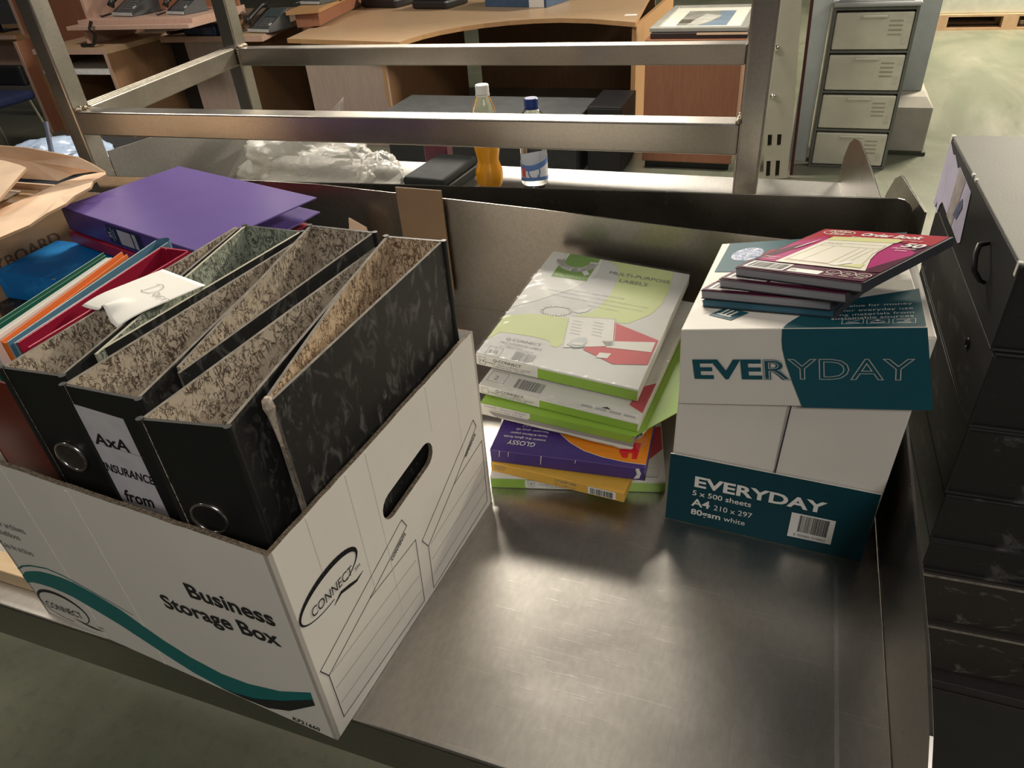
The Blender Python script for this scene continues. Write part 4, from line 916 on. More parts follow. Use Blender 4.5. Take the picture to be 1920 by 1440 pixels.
flap([(-1.421, .79, 1.056), (-1.421, 1.07, 1.058), (-1.400, 1.110, 1.060), (-1.345, 1.118, 1.068), (-1.322, 1.098, 1.070), (-1.318, 1.060, 1.069), (-1.300, 1.034, 1.067), (-1.290, .985, 1.068), (-1.277, .950, 1.066), (-1.270, .900, 1.067), (-1.262, .855, 1.064), (-1.268, .79, 1.064)])
flap([(-1.96, 1.07, 1.06), (-1.43, 1.07, 1.06), (-1.405, 1.09, 1.068), (-1.350, 1.092, 1.076), (-1.305, 1.083, 1.080), (-1.340, 1.090, 1.092), (-1.380, 1.095, 1.104), (-1.43, 1.082, 1.116), (-1.485, 1.072, 1.127), (-1.55, 1.072, 1.128), (-1.96, 1.08, 1.13)])
flap([(-1.60, .80, 1.06), (-1.44, .80, 1.06), (-1.37, .895, 1.090), (-1.425, 1.012, 1.108), (-1.452, 1.020, 1.110), (-1.50, 1.03, 1.112), (-1.60, 1.05, 1.112)])
o = MB().hexa([(.02, -.172, .012), (.195, -.172, .012), (.15, .052, .012), (.0, .052, .012)], [(.02, -.172, .232), (.195, -.172, .232), (.15, .052, .236), (.0, .052, .236)]).build('boxed_frame', [TANW], None)
o.location = CO; tag(o, 'white faced wooden frame standing inside the open brown carton', 'frame')
k = Ink((.0, -.17, .2330), (1, 0, 0), (0, 1, .018), .0015); k.poly([(.04, .006), (.155, .006), (.12, .21), (.02, .21)], PAPER); k.build('frame_face', o)
k = Ink((.2062, -.18, .03), (0, 1, 0), (0, 0, 1)); MK = M('marker_brown', (.10, .06, .035), .7, var=.2)
k.text('KEYBOARD', .02, .130, .030, MK, 1, .17); k.text('MICS', .10, .095, .030, MK, 1, .08); k.build('handwriting', t)

def lying_binder(name, label, c, yaw, w, l, h, m, me, cat='binder', rise=0):
    t = thing(name, label, cat, frame(c, math.radians(yaw)))   # spine along +x at y=0
    MB().box(0, 0, h - .0028, w, l, h).build('cover', m, t, .001); MB().hexa([(0, 0, 0), (w, 0, 0), (w, l, rise), (0, l, rise)], [(0, 0, .0028), (w, 0, .0028), (w, l, rise + .0028), (0, l, rise + .0028)]).build('cover', m, t, .001)
    MB().box(0, -.0005, .001, w, .0025, h - .001).build('spine', me, t, .0008)
    MB().tube([(w * .3, .03, .003), (w * .3, .045, h * .55), (w * .3, .03, h - .004)], .0018, 6).build('ring', CHROME, t); MB().tube([(w * .7, .03, .003), (w * .7, .045, h * .55), (w * .7, .03, h - .004)], .0018, 6).build('ring', CHROME, t)
    return t
t = thing('lever_arch_file', 'thick black mottled file lying flat under the worn blue file', 'file', frame((-1.213, .705, TZ + .0006), math.radians(-2)))
MB().box(0, 0, 0, .24, .27, .003).build('cover', MARBLE, t); MB().box(0, 0, .0031, .24, .003, .114).build('spine', MARBLE, t); MB().box(0, 0, .1142, .24, .27, .1172).build('cover', MARBLE, t); MB().box(.004, .004, .0032, .236, .26, .110).build('papers', M('dull_papers', (.10, .11, .12), .7), t)
b = lying_binder('lever_arch_file', 'worn blue file with a scuffed white corner lying in front of the carton', near((-1.414, .848, TZ + .0320)), -1, .272 * KS, .150 * KS, .0575 * KS, BLUE, BLUE, 'file')
MB().box(.004, .004, .003, .227, .120, .046).build('papers', M('dull_papers', (.10, .11, .12), .7), b)
k = Ink((.0317, 0, .0575 * KS), (1, 0, 0), (0, 1, 0), .0003); k.poly([(0.1011, 0.0000), (0.1080, 0.0000), (0.1063, 0.0051)], SCUFF); k.poly([(0.1166, 0.0000), (0.1440, 0.0000), (0.1474, 0.0103), (0.1371, 0.0086), (0.1303, 0.0154), (0.1200, 0.0086)], SCUFF); k.build('scuff_mark', b)
k = Ink((.0317, -.0006, 0), (1, 0, 0), (0, 0, 1), .0004); k.poly([(0.1029, 0.0403), (0.1063, 0.0420), (0.1097, 0.0377), (0.1286, 0.0394), (0.1423, 0.0480), (0.1423, 0.0223), (0.1183, 0.0103), (0.1140, 0.0257)], M('torn_grey', (.30, .34, .36), .8, var=.3, scale=60)); k.poly([(0.1046, 0.0137), (0.1089, 0.0154), (0.1071, 0.0086)], SCUFF); k.text('IT-1', .124, .0255, .009, DARK, 1); k.build('torn_patch', b)
b = lying_binder('ring_binder', 'dark red ring binder lying flat beneath the purple binder', near((-1.350, .985, TZ + .0960)), -15.3, .440 * KS, .255 * KS, .0235 * KS, REDP, REDP, rise=.0)
b = lying_binder('ring_binder', 'large purple ring binder with a spine label lying on the red binder', near((-1.347, .989, TZ + .1215)), -15.6, .455 * KS, .270 * KS, .0485 * KS, PURPLE, PURPLE_E, rise=.014)
MB().box(.1414, -.0016, .006, .2417, -.0006, .0373).build('label_pocket', M('navy_label', (.015, .014, .045), .3), b)
k = Ink((0, -.0017, 0), (1, 0, 0), (0, 0, 1), .0003); k.rect(.1748, .0086, .2142, .0343, M('pocket_window', (.40, .38, .44), .4)); k.rect(.2177, .0086, .228, .0343, M('pocket_window', (.40, .38, .44), .4)); k.text('A4', .152, .015, .012, WINK, 1, .010, math.pi / 2); k.line([(.156, .010), (.156, .034)], .0010, WINK, 1); k.line([(.163, .015), (.163, .031)], .0017, LILAC, 1); k.text('3', .2205, .019, .008, INKG, 2); k.build('printed_artwork', b)
MB().lathe([(.003, 0), (.0028, .001)], 10).build('rivet', CHROME, b).matrix_local = Matrix.Translation((.134, -.0006, .026)) @ Matrix.Rotation(math.radians(90), 4, 'X')
# wooden strip behind the storage box's left edge
o = MB().box(-1.05, .318, TZ + .0006, -.722, .342, TZ + .024).build('wooden_batten', TANW, None, .001); tag(o, 'pale wooden batten lying on the table at the left of the storage box', 'batten')
# card offcuts standing at the back
o = MB().plate([(-.622, .9), (-.535, .8985), (-.5355, 1.095), (-.6215, 1.0965)], (0, 1.058, 0), (1, 0, 0), (0, 0, 1), .003).build('cardboard_offcut', BOARD); tag(o, 'square brown cardboard offcut standing against the table upstand behind the files', 'cardboard')
o = MB().plate([(-.735, .8705), (-.672, .8705), (-.676, 1.030), (-.708, 1.046)], (0, 1.03, 0), (1, 0, 0), (0, 0, 1), .003).build('cardboard_offcut', KRAFT); tag(o, 'small pointed tan cardboard corner showing behind the purple binder', 'cardboard')

# ================================================================== far table contents
def bottle(label, x, y, prof, cap, capm, drink=None, dlevel=None, name='drink_bottle', group=None):
    t = thing(name, label, 'bottle', (x, y, TZ + .0004))
    MB().lathe(prof, 32).build('bottle_body', PET, t, smooth=True)
    if drink:
        pr = [(r - .0012, z + .001) for r, z in prof if z <= dlevel]; r_ = pr[-1][0]; pr.append((r_, dlevel)); MB().lathe(pr, 32).build('drink', drink, t, smooth=True)
    r, z0, z1 = cap
    n = 36; mb = MB().lathe([(r, z0), (r, z1 - .002), (r - .0015, z1)], n); mb.build('cap', capm, t)
    MB().lathe([(r + .0006, z0 - .004), (r + .0006, z0 - .001)], 24).build('cap_band', capm, t)
    return t
of = [(.022, 0), (.030, .004), (.0340, .016), (.0352, .034), (.0338, .048), (.0290, .061), (.0268, .070), (.0280, .080), (.0318, .097), (.0340, .115), (.0345, .128), (.0345, .150), (.0325, .172), (.0265, .196), (.0190, .215), (.0135, .228), (.0130, .238)]
bottle('waisted clear bottle half full of bright orange drink with white cap', -.704, 1.674, of, (.0165, .229, .250), CAPW, JUICE, .128)
wf = [(.020, 0), (.029, .004), (.0325, .012), (.0330, .040), (.0330, .140), (.0335, .150), (.0320, .163), (.0265, .180), (.0180, .192), (.0140, .198), (.0135, .206)]
b = bottle('clear water bottle with blue cap and blue and white label', -.586, 1.684, wf, (.0168, .199, .219), CAPB)
lb = MB()
n = 40; R0 = .0336
def strip(mb, a0, a1, zf0, zf1, m, r=R0, n=24):
    for i in range(n):
        a, b_ = a0 + (a1 - a0) * i / n, a0 + (a1 - a0) * (i + 1) / n
        mb.add([(r * math.cos(a), r * math.sin(a), zf0(a)), (r * math.cos(b_), r * math.sin(b_), zf0(b_)), (r * math.cos(b_), r * math.sin(b_), zf1(b_)), (r * math.cos(a), r * math.sin(a), zf1(a))], [(0, 1, 2, 3)], m)
TAU = 2 * math.pi
wv = lambda a: .078 + .010 * math.sin(a * 1.0 + .4); wl = lambda a: .024 + .006 * math.cos(a * 1.0 + 1.2)
strip(lb, 0, TAU, wl, wv, 0, R0, 48); strip(lb, 0, TAU, lambda a: wv(a) - .014, lambda a: wv(a), 1, R0 + .0003, 48); strip(lb, 0, TAU, lambda a: wl(a), lambda a: wl(a) + .009, 1, R0 + .0003, 48)
strip(lb, 3.95, 4.35, lambda a: .038, lambda a: .060, 2, R0 + .0004, 6)
lb.build('bottle_label', [M('label_white', (.74, .76, .80), .4, var=0), LBLUE, LRED], b)
q = MB()
for i in range(24):
    a0, a1 = TAU * i / 24, TAU * (i + 1) / 24; P = []
    for a, rr_ in ((a0, .0125), (a1, .0125), (a1, .0160), (a0, .0160)):
        th_ = 5.02 + rr_ * math.cos(a) / R0; P.append(((R0 + .0006) * math.cos(th_), (R0 + .0006) * math.sin(th_), .052 + rr_ * 1.15 * math.sin(a)))
    q.add(P, [(0, 1, 2, 3)])
for a, z, a2, z2 in ((5.02 + .008 / R0, .040, 5.02 + .016 / R0, .034),):
    q.add([((R0 + .0006) * math.cos(a), (R0 + .0006) * math.sin(a), z), ((R0 + .0006) * math.cos(a2), (R0 + .0006) * math.sin(a2), z2), ((R0 + .0006) * math.cos(a2), (R0 + .0006) * math.sin(a2), z2 + .004), ((R0 + .0006) * math.cos(a), (R0 + .0006) * math.sin(a), z + .005)], [(0, 1, 2, 3)])
q.build('label_logo', LBLUE, b)
t = thing('zip_case', 'charcoal fabric case lying on the far table left of the orange bottle', 'case', frame((-.905, 1.575, TZ + .0004), math.radians(-4)))
MB().box(0, 0, 0, .117, .198, .026).build('case_half', GREYCASE, t, .007, seg=3); MB().box(.002, .002, .0265, .118, .198, .050).build('case_half', GREYCASE, t, .009, seg=3)
MB().box(.001, -.0008, .0225, .1195, .2, .0285).build('zip', BLACKP, t, .001)
o = MB().prism([(-.940, 1.792), (-.872, 1.792), (-.872, 1.826), (-.960, 1.826)], TZ + .0004, TZ + .060).build('maroon_folder', MAROONF); tag(o, 'dark maroon folder on the far table behind the charcoal case', 'folder')
o = MB().grid(lambda u, v: (-1.0 + .05 * u + .005 * v, 1.65 + .13 * v, TZ + .0010 + .0012 * math.sin(4 * u)), 6, 6).build('paper_sheet', PAPER, smooth=True); tag(o, 'white paper sheet between the clear bag and the charcoal case', 'paper')
from mathutils import noise as mn
def bag(name, label, c, s, seed, m, peak=None, n=70):
    def f(u, v):
        a = TAU * u; b_ = math.pi * v; d = Vector((math.cos(a) * math.sin(b_), math.sin(a) * math.sin(b_), math.cos(b_)))
        q = d * 1.6 + Vector((seed, 0, 0)); r = 1 + .30 * mn.noise(q) + .16 * abs(mn.noise(q * 2.3)) - .10 * abs(mn.noise(q * 5.1)) + .05 * mn.noise(q * 9)
        p = Vector((d.x * s[0] * r, d.y * s[1] * r, max(-.0, s[2] * .42 + d.z * s[2] * .58 * r)))
        if peak:
            e = math.exp(-((p.x - peak[0]) / peak[3]) ** 2 - ((p.y - peak[1]) / .05) ** 2) * max(0, d.z); p.z += e * peak[2]
        return (p.x, p.y, max(p.z, .0006))
    o = MB().grid(f, n, n // 2).build(name, m, smooth=True); o.location = c; return tag(o, label, 'bag')
bg = bag('plastic_bag', 'crumpled clear polythene bag heaped on the far steel table', (-1.235, 1.655, TZ + .0012), (.205, .12, .130), 3.1, BAG, None)
bag('plastic_bag', 'crumpled clear polythene bag bulging at the right of the heap', (-.975, 1.60, TZ + .0012), (.060, .06, .095), 8.4, BAG)
def corner(u, v):
    a, b_, c_ = Vector((-1.160, 1.60, .985)), Vector((-1.0485, 1.60, 1.1035)), Vector((-1.040, 1.60, .985)); q = a.lerp(b_, v).lerp(c_.lerp(b_, v), u)
    q.y += .006 * math.sin(9 * u + 5 * v); q.x += .004 * math.sin(14 * v); return q - Vector((-1.235, 1.655, TZ + .0012))
MB().grid(corner, 10, 10).build('bag_corner', BAG, bg, smooth=True)
t = thing('storage_crate', 'dark plastic crate standing beyond the carton at the far left', 'crate', (-2.45, 1.9, 0))
MB().box(-.30, -.30, 0, .30, .25, .02).build('base', NAVY, t)
for a in ((-.3, -.3, .3, -.29), (-.3, .24, .3, .25), (-.3, -.29, -.29, .24), (.29, -.29, .3, .24)): MB().box(a[0], a[1], .02, a[2], a[3], .78).build('side', BLACKP, t)
MB().box(-.31, -.31, .78, .31, .26, .80).build('lid', BLACKP, t, .004)
b = bag('plastic_bag', 'bluish clear plastic bag with a dark strap behind the carton', (-2.42, 1.84, .8006), (.20, .16, .075), 5.7, film('blue_polythene', (.35, .45, .62), .40, 18, .5, .01, .2))
MB().tube([(.10, -.06, .16), (.13, -.10, .10), (.16, -.14, .05), (.2, -.17, .02)], .008, 6).build('strap', NAVY, b)

# ================================================================== office furniture beyond
def desk_box(t, name, x0, y0, z0, x1, y1, z1, m, b=.002): return MB().box(x0, y0, z0, x1, y1, z1).build(name, m, t, b)
t = thing('curved_desk', 'beech desk with a concave curved front edge beyond the steel rack', 'desk', (-2.3, 5.4, 0)); Lc = Vector((-2.3, 5.4, 0))
cv = [(-3.36, 4.60), (-2.405, 4.44)]
cv += [(-2.39, 4.55), (-2.36, 4.68), (-2.30, 4.82), (-2.20, 4.96), (-2.08, 5.07), (-1.93, 5.16), (-1.76, 5.215), (-1.58, 5.23), (-1.35, 5.18), (-1.02, 5.02), (-1.13, 6.0), (-1.2, 6.7), (-3.72, 6.7)]
MB().prism([(x + 2.3, y - 5.4) for x, y in cv], .692, .72, 1, 0, 1).build('desktop', [BEECH, BEECH_EDGE], t)
def P4(n, *a): return desk_box(t, n, a[0] + 2.3, a[1] - 5.4, a[2], a[3] + 2.3, a[4] - 5.4, a[5], a[6])
P4('leg_panel', -3.27, 4.62, 0, -2.64, 4.65, .69, PALE); P4('leg_panel', -2.665, 4.65, 0, -2.64, 6.0, .69, BROWN)
P4('modesty_panel', -2.66, 6.35, .0, -1.14, 6.38, .69, BROWN); P4('leg_panel', -1.05, 5.06, 0, -1.02, 6.5, .69, BEECH_EDGE); P4('edge_trim', -2.66, 4.615, 0, -2.635, 4.62, .69, BEECH_EDGE)
o = MB().box(-1.15, 5.27, .7203, -1.07, 5.33, .7215).build('paper_slip', PAPER); tag(o, 'small white slip of paper on the right corner of the curved desk', 'paper')
t = thing('low_cabinet', 'low dark grey cabinet in front of the curved desk knee space', 'cabinet', (-1.8, 4.4, 0))
MB().box(-.66, -.20, 0, .62, .22, .335).build('body', M('charcoal_body', (.022, .023, .026), .5, var=.15), t, .004); MB().box(-.67, -.21, .335, .63, .23, .355).build('top', M('slate_top', (.085, .09, .095), .4), t, .003); MB().box(-.65, -.205, .03, -.01, -.2005, .325).build('door', M('charcoal_body', (.022, .023, .026), .5), t); MB().box(.0, -.205, .03, .61, -.2005, .325).build('door', M('charcoal_body', (.022, .023, .026), .5), t)
t = thing('computer_tower', 'black computer tower standing between the low cabinet and the brown cabinet', 'computer', (-1.02, 4.27, 0))
MB().box(-.115, -.02, .01, .09, .38, .40).build('case', BLACKP, t, .004); MB().box(-.113, -.026, .02, .088, -.0205, .39).build('front_panel', M('matte_black', (.008, .008, .009), .6), t, .002); MB().box(-.09, -.0265, .30, .07, -.0262, .335).build('drive_bay', DGREY, t)
t = thing('brown_cabinet', 'reddish brown cabinet with a framed picture lying on its top', 'cabinet', (-.57, 4.7, 0))
MB().box(-.265, -.29, .045, .265, .30, .70).build('body', CHERRY, t, .002); MB().box(-.27, -.295, .70, .27, .305, .725).build('top', CHERRY, t, .002); MB().box(-.25, -.26, 0, .25, .29, .045).build('plinth', BLACKP, t)
MB().box(-.2635, -.2935, .05, .2635, -.2902, .695).build('door', CHERRY, t, .001)
t = thing('stored_frame', 'dark framed board lying under the silver framed picture', 'frame', (-.56, 4.72, .7255)); MB().box(-.255, -.29, 0, .27, .45, .03).build('board', M('dark_frame', (.03, .018, .018), .5), t, .003); MB().box(.0, -.292, .02, .27, -.2902, .031).build('edge_strip', KRAFT, t)
t = thing('framed_picture', 'silver framed picture with a pale mount lying flat on the brown cabinet', 'picture', frame((-.56, 4.74, .7575), math.radians(-1), math.radians(.0)))
for a in ((-.26, -.29, .27, -.25), (-.26, .46, .27, .5), (-.26, -.25, -.22, .46), (.23, -.25, .27, .46)): MB().box(a[0], a[1], 0, a[2], a[3], .022).build('frame_side', SILVER, t, .003)
MB().box(-.22, -.25, .002, .23, .46, .012).build('mount', MOUNT, t)
k = Ink((-.22, -.25, .012), (1, 0, 0), (0, 1, 0), .0006); k.rect(.085, .08, .365, .58, M('picture_grey', (.24, .24, .22), .5, var=.3, scale=8), 0); k.poly([(.22, .08), (.365, .08), (.365, .58), (.27, .58), (.30, .3)], M('picture_blue', (.16, .22, .30), .5, var=.2, scale=8), 1); k.poly([(.14, .10), (.20, .08), (.26, .22), (.30, .40), (.20, .46), (.17, .30)], M('picture_pale', (.46, .46, .43), .5, var=.2, scale=14), 2); k.poly([(.085, .16), (.155, .15), (.16, .27), (.085, .28)], M('picture_dark', (.10, .09, .07), .5), 3); k.build('picture_print', t)
# vented cream panel, maroon board, blue grey panel
t = thing('vented_panel', 'narrow cream metal panel with slots near the floor, behind the right rack post', 'panel', frame((-.045, 4.33, 0.0006), 0, 0, math.radians(-4.5)))
sl = []
for z in (.015, .19):
    for x in (-.052, -.002): sl.append([(x, z), (x + .022, z), (x + .022, z + (.09 if z < .1 else .062)), (x, z + (.09 if z < .1 else .062))])
MB().plate([(-.065, 0), (.065, 0), (.075, .3), (.08, 1.3), (-.08, 1.3)], (0, 0, 0), (1, 0, 0), (0, 0, 1), .02, 0, None, sl).build('panel_sheet', CREAMP, t, .001)
MB().box(-.064, .0205, .002, .064, .03, .30).build('slot_backing', DARK, t)
for z, r in ((.70, .020), (.46, .016)): MB().lathe([(.001, 0), (r, .004), (r, .01), (r * .6, .02), (.001, .024)], 16).build('knob', CHROME, t, smooth=True).matrix_local = Matrix.Translation((-.035, -.002, z)) @ Matrix.Rotation(math.radians(90), 4, 'X')
o = MB().hexa([(.030, 4.40, .0006), (.046, 4.40, .0006), (.046, 4.60, .0006), (.030, 4.60, .0006)], [(-.010, 4.40, 1.3), (.006, 4.40, 1.3), (.006, 4.60, 1.3), (-.010, 4.60, 1.3)]).build('maroon_board', MAROON); tag(o, 'dark maroon board standing on edge beside the vented cream panel', 'board')
o = MB().box(.012, 4.66, .0006, .112, 4.70, 1.3).build('grey_panel', BLUEGREY, None, .002); tag(o, 'pale blue grey panel between the maroon board and the drawer tower', 'panel')
t = thing('drawer_tower', 'tall plastic drawer tower with four milky drawers near the green floor', 'drawers', (.33, 4.57, 0))
for x in (-.205, .19): MB().box(x, 0, 0, x + .015, .38, .845).build('frame_side', FRAMEG, t, .002)
MB().box(-.19, .36, .0, .19, .38, .845).build('frame_back', FRAMEG, t)
for i in range(5): MB().box(-.19, .004, .002 + i * .207, .19, .36, .014 + i * .207).build('frame_shelf', FRAMEG, t)
for i in range(4):
    d = MB().box(-.187, .002, .018 + i * .207, .187, .34, .198 + i * .207).build('drawer', TRANSL, t, .006)
    z = .018 + i * .207
    MB().box(-.06, -.006, z + .155, .06, .001, z + .168).build('drawer_pull', TRANSL, d, .003)
    k = Ink((0, .002, 0), (1, 0, 0), (0, 0, 1), .0008); k.rect(.145, z + .030, .172, z + .075, M('tape_patch', (.62, .60, .50), .5), 0); k.rect(.155, z + .130, .178, z + .160, M('tape_patch', (.62, .60, .50), .5), 0)
    for j in range(4): k.rect(.075, z + .070 + j * .022, .14, z + .078 + j * .022, M('faint_print', (.40, .37, .28), .5), 0)
    k.build('drawer_sticker', d)
MB().box(-.215, -.008, .845, .212, .385, .868).build('top_tray', LGREY, t, .008); MB().box(-.18, .02, .868, .175, .36, .873).build('tray_rim', LGREY, t, .003)
t = thing('pillar_block', 'square stone coloured concrete block under the grey pillar by the green floor', 'block', (.58, 5.15, 0)); t.name = 'concrete_block'
MB().box(-.028, -.29, .02, .175, .30, .27).build('block', STONE, t, .006); MB().hexa([(-.028, -.29, .27), (.175, -.29, .27), (.175, .30, .27), (-.028, .30, .27)], [(-.02, -.20, .312), (.14, -.20, .312), (.14, .26, .312), (-.02, .26, .312)]).build('chamfer_top', STONE, t, .003); MB().box(-.03, -.30, 0, .19, .31, .02).build('foot_strip', M('dark_foot', (.05, .06, .04), .7), t)
o = MB().box(.565, 5.08, .3125, .70, 5.36, 3.2).build('square_post', BLUEGREY, None, .004); tag(o, 'pale blue grey square post rising from the concrete block', 'post')
t = thing('wooden_pallet', 'wooden pallet on the green floor far right', 'pallet', (1.75, 9.2, 0))
for i in range(3): MB().box(-.6, -.38 + i * .34, .0, .85, -.28 + i * .34, .022).build('bottom_board', PALLETW, t)
for i in range(3):
    for x in (-.58, .02, .70): MB().box(x, -.38 + i * .34, .0221, x + .13, -.28 + i * .34, .10).build('spacer_block', PALLETW, t)
for x in (-.58, .02, .70): MB().box(x, -.38, .1001, x + .13, .42, .12).build('stringer_board', PALLETW, t)
for i in range(5): MB().box(-.6, -.38 + i * .175, .1201, .85, -.28 + i * .175, .14).build('deck_board', PALLETW, t)
o = MB().box(1.13, 8.86, .1405, 2.02, 9.5, .9).build('white_crate', M('white_carton', (.50, .52, .45), .6, var=.08), None, .01); tag(o, 'off white carton standing on the wooden pallet', 'carton')
o = MB().box(2.10, 8.9, .1405, 2.55, 9.45, .5).build('brown_carton', KRAFT, None, .005); tag(o, 'brown carton on the right end of the wooden pallet', 'carton')

# second desk, open shelf unit, raised shelf
t = thing('pale_desk', 'beech desk with a pale end panel left of the curved desk', 'desk', (-4.1, 5.4, 0))
MB().prism([(-.43, -.74), (.49, -.74), (.37, -.25), (.22, .6), (-.75, .6), (-.43, -.2)], .692, .73, 1, 0, 1).build('desktop', [BEECH, PINKW], t)
MB().box(-.23, -.72, 0, .27, -.695, .69).build('leg_panel', PALE, t); MB().box(.245, -.695, 0, .27, .4, .69).build('leg_panel', BROWN, t); MB().box(.30, .0, 0, .72, .03, .69).build('modesty_panel', BROWN, t)
MB().box(-.42, -.66, 0, -.24, -.645, .69).build('gap_shade_panel', BLACKP, t)  # black sheet standing in for the shade beside the leg panel
t = thing('raised_shelf', 'brown raised monitor shelf running along the right of the pale desk', 'shelf', (-3.40, 5.4, .7315))
MB().hexa([(-.10, -.45, 0), (.05, -.38, 0), (-.25, .95, 0), (-.40, .9, 0)], [(-.10, -.45, .09), (.05, -.38, .09), (-.25, .95, .09), (-.40, .9, .09)]).build('riser', CHERRY, t); MB().hexa([(-.14, -.50, .0902), (.09, -.42, .0902), (-.24, 1.0, .0902), (-.45, .95, .0902)], [(-.14, -.50, .115), (.09, -.42, .115), (-.24, 1.0, .115), (-.45, .95, .115)]).build('board', BEECH_EDGE, t)
MB().hexa([(-.04, .05, .1152), (.02, .05, .1152), (-.16, .95, .1152), (-.2, .95, .1152)], [(-.04, .05, .6), (.02, .05, .6), (-.16, .95, .6), (-.2, .95, .6)]).build('upright_panel', CHERRY, t)
t = thing('open_shelf_unit', 'open brown shelf unit with a white middle shelf, behind the left rack post', 'shelves', (-4.95, 4.2, 0))
MB().box(-.35, 0, .70, .35, .8, .735).build('top', [BEECH], t); MB().box(.325, 0, 0, .35, .8, .699).build('side_panel', [BROWN], t); MB().box(-.35, 0, 0, -.325, .8, .699).build('side_panel', [BROWN], t)
MB().box(-.324, .78, 0, .324, .8, .699).build('back_panel', BROWN, t); MB().box(-.324, .0, .565, .324, .775, .590).build('shelf', M('white_shelf', (.80, .82, .84), .4), t); MB().box(-.324, .02, .05, .324, .775, .07).build('shelf', BROWN, t); MB().box(.322, -.003, 0, .352, -.0003, .735).build('edge_trim', PINKW, t); MB().box(-.35, -.003, .70, .322, -.0003, .735).build('edge_trim', PINKW, t)
t = thing('monitor_shelf', 'double pinkish shelf boards raised above the open shelf unit', 'shelf', (-4.45, 4.3, .7355))
MB().box(-.55, .0, .105, .55, .62, .130).build('lower_board', PINKW, t, .001); MB().box(-.50, .07, .1302, .53, .65, .158).build('upper_board', PINKW, t, .001); MB().box(-.46, .05, 0, -.435, .60, .1048).build('upright', PINKW, t); MB().box(-.46, .12, .1582, -.435, .6, .6).build('upright', PINKW, t); MB().box(.50, .36, 0, .525, .60, .1048).build('upright', BROWN, t); MB().box(-.434, .585, .1582, .53, .61, .6).build('back_panel', CHERRY, t)
o = MB().box(-5.93, 5.02, 0, -5.02, 5.05, 1.3).build('screen_panel', CHERRY); tag(o, 'reddish brown upright screen panel behind the left rack post', 'panel')
t = thing('corner_desk', 'brown desk with pink edged end panel at the far left', 'desk', (-6.4, 5.1, 0))
MB().box(-.9, -.30, .69, .40, .55, .73).build('desktop', [BEECH_EDGE], t); MB().box(.43, -.50, 0, .455, .0, .72).build('end_panel', [CHERRY], t); MB().box(.428, -.506, 0, .457, -.5005, .72).build('edge_trim', PINKW, t); MB().box(-.9, -.12, .33, .42, -.10, .69).build('modesty_panel', PINKW, t); MB().box(.25, -.25, .7302, .275, .2, 1.4).build('upright', [CHERRY], t); MB().box(.246, -.256, .7302, .279, -.2505, 1.4).build('edge_trim', PINKW, t); MB().box(-.9, -.32, .705, .22, -.3005, .735).build('edge_trim', PINKW, t)
MB().box(-.9, -.2, .22, .42, -.14, .30).build('lower_rail', M('grey_rail', (.13, .125, .12), .5), t)
t = thing('monitor', 'dark monitor edge on the far left desk', 'monitor', (-6.75, 5.0, .7302)); MB().box(-.2, 0, .06, .40, .03, .5).build('screen', DGREY, t, .004); MB().box(-.05, -.05, 0, .25, .1, .012).build('stand_base', BLACKP, t); MB().box(.06, .02, .012, .14, .045, .09).build('stand_neck', BLACKP, t)
t = thing('office_chair', 'navy seated office chair with chrome legs at the far left', 'chair', (-5.50, 3.80, 0))
MB().box(-.28, -.25, .43, .24, .25, .49).build('seat', BLUEFAB, t, .02); MB().box(-.28, .22, .52, .22, .27, .66).build('backrest', BLACKP, t, .015)
for x, y in ((-.25, -.22), (.20, -.22), (-.25, .22), (.20, .22)): MB().tube([(x, y, .43), (x * 1.25, y * 1.2, 0)], .012, 8).build('leg', CHROME, t)

def phone(label, x, y, z, yaw, s=1.0):
    t = thing('desk_phone', label, 'phone', frame((x, y, z), math.radians(yaw)) @ Matrix.Scale(s, 4), 'office desk phones')
    MB().hexa([(-.10, -.10, 0), (.10, -.10, 0), (.10, .10, 0), (-.10, .10, 0)], [(-.10, -.10, .025), (.10, -.10, .025), (.10, .10, .12), (-.10, .10, .12)]).build('body', DGREY, t, .004)
    MB().box(-.098, -.108, .004, .098, -.1003, .022).build('front_strip', LGREY, t, .002)
    F = Matrix.Translation((0, -.10, .0255)) @ Matrix.Rotation(math.atan2(.095, .2), 4, 'X')
    MB().box(-.03, .12, 0, .09, .20, .004).build('screen', M('phone_screen', (.05, .07, .075), .2), t).matrix_local = F
    mb = MB()
    for i in range(3):
        for j in range(4): mb.box(-.005 + i * .026, .02 + j * .022, 0, .013 + i * .026, .034 + j * .022, .004)
    o = mb.build('keypad', M('phone_keys', (.11, .115, .12), .5), t); o.matrix_local = F; o['kind'] = 'stuff'
    MB().box(.072, .03, 0, .088, .055, .004).build('menu_key', LGREY, t).matrix_local = F
    h = MB().tube([(-.07, -.0, .035), (-.07, .03, .05), (-.07, .17, .05), (-.07, .205, .035)], [.022, .016, .016, .022], 10).build('handset', BLACKP, t, smooth=True); h.matrix_local = F
    MB().tube([(-.09, -.09, .02), (-.13, -.12, .01), (-.12, -.16, .008), (-.15, -.15, .008)], .006, 6).build('coiled_cord', BLACKP, t)
    return t
phone('desk phone with hanging cord at the left end of the double shelf', -4.62, 4.62, .8942, -12, 1.2)
phone('desk phone partly hidden by the rear left rack post on the double shelf', -4.16, 4.62, .8942, -14, 1.0)
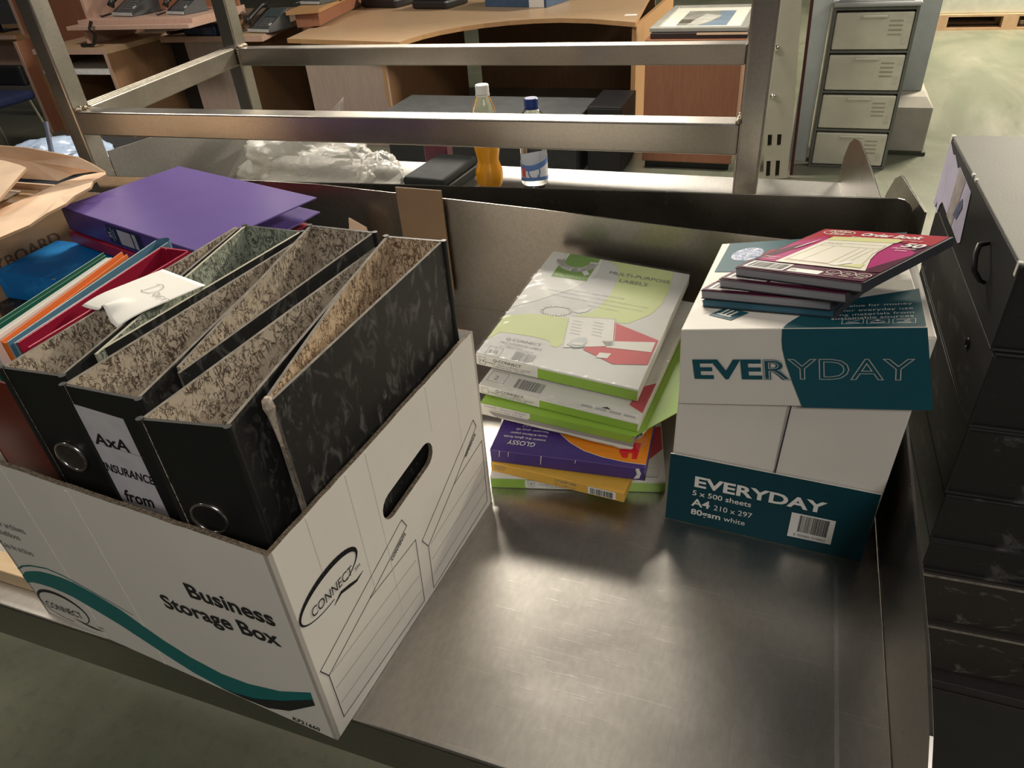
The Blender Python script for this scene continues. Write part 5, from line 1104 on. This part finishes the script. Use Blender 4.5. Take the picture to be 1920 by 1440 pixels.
phone('largest desk phone, at the front right corner of the pale desk', -3.69, 4.88, .7312, -12, 1.1)
phone('desk phone on the raised brown shelf beside the curved desk', -3.50, 5.30, .8475, -12, 1.0)
t = thing('cable_adaptor', 'navy adaptor block on the pale desk below the shelf phones', 'adaptor', frame((-4.12, 4.70, .7305), math.radians(-6))); MB().box(-.20, -.03, 0, .12, .10, .07).build('block', NAVY, t, .015); MB().box(.0, -.034, .012, .09, -.0302, .058).build('socket_panel', M('navy_panel', (.05, .07, .15), .4), t); MB().tube([(-.2, .0, .03), (-.32, -.02, .02), (-.42, .02, .012)], .012, 8).build('cable', BLACKP, t)
t = thing('cable', 'black cable hanging from the shelf phone onto the shelf unit', 'cable', (-4.72, 4.30, .7355)); MB().tube([(.0, -.02, .165), (-.02, -.04, .12), (.02, -.045, .08), (-.02, -.04, .03), (-.06, -.03, .012), (-.16, -.03, .012)], .012, 8).build('cord', BLACKP, t)
t = thing('phone_handsets', 'black phone lying face down at the left rear of the curved desk', 'phone', frame((-3.22, 5.98, .7205), math.radians(-12))); t.name = 'office_phone'
MB().box(-.28, -.12, 0, .10, .18, .07).build('body', BLACKP, t, .02); MB().tube([(-.25, -.05, .08), (-.1, -.07, .085), (.05, -.05, .08)], [.035, .025, .035], 10).build('handset', BLACKP, t)
t = thing('office_phone', 'black phone set right of the face down phone on the curved desk', 'phone', frame((-2.78, 5.88, .7205), math.radians(-10))); MB().box(-.17, -.14, 0, .17, .18, .065).build('body', BLACKP, t, .02); MB().tube([(-.12, -.06, .075), (.0, -.08, .08), (.13, -.06, .075)], [.033, .024, .033], 10).build('handset', BLACKP, t)
t = thing('blue_carton', 'navy and white product carton at the back of the curved desk', 'carton', frame((-2.36, 5.82, .7205), math.radians(-13))); MB().box(0, 0, 0, .55, .35, .14).build('carton', M('carton_blue', (.045, .085, .16), .45), t, .003)
k = Ink((0, 0, 0), (1, 0, 0), (0, 0, 1), .0008); k.rect(.40, 0.001, .53, .139, WINK); k.text('CONFERENCE', .20, .055, .04, LILAC, 1, .18); k.build('printed_lettering', t)
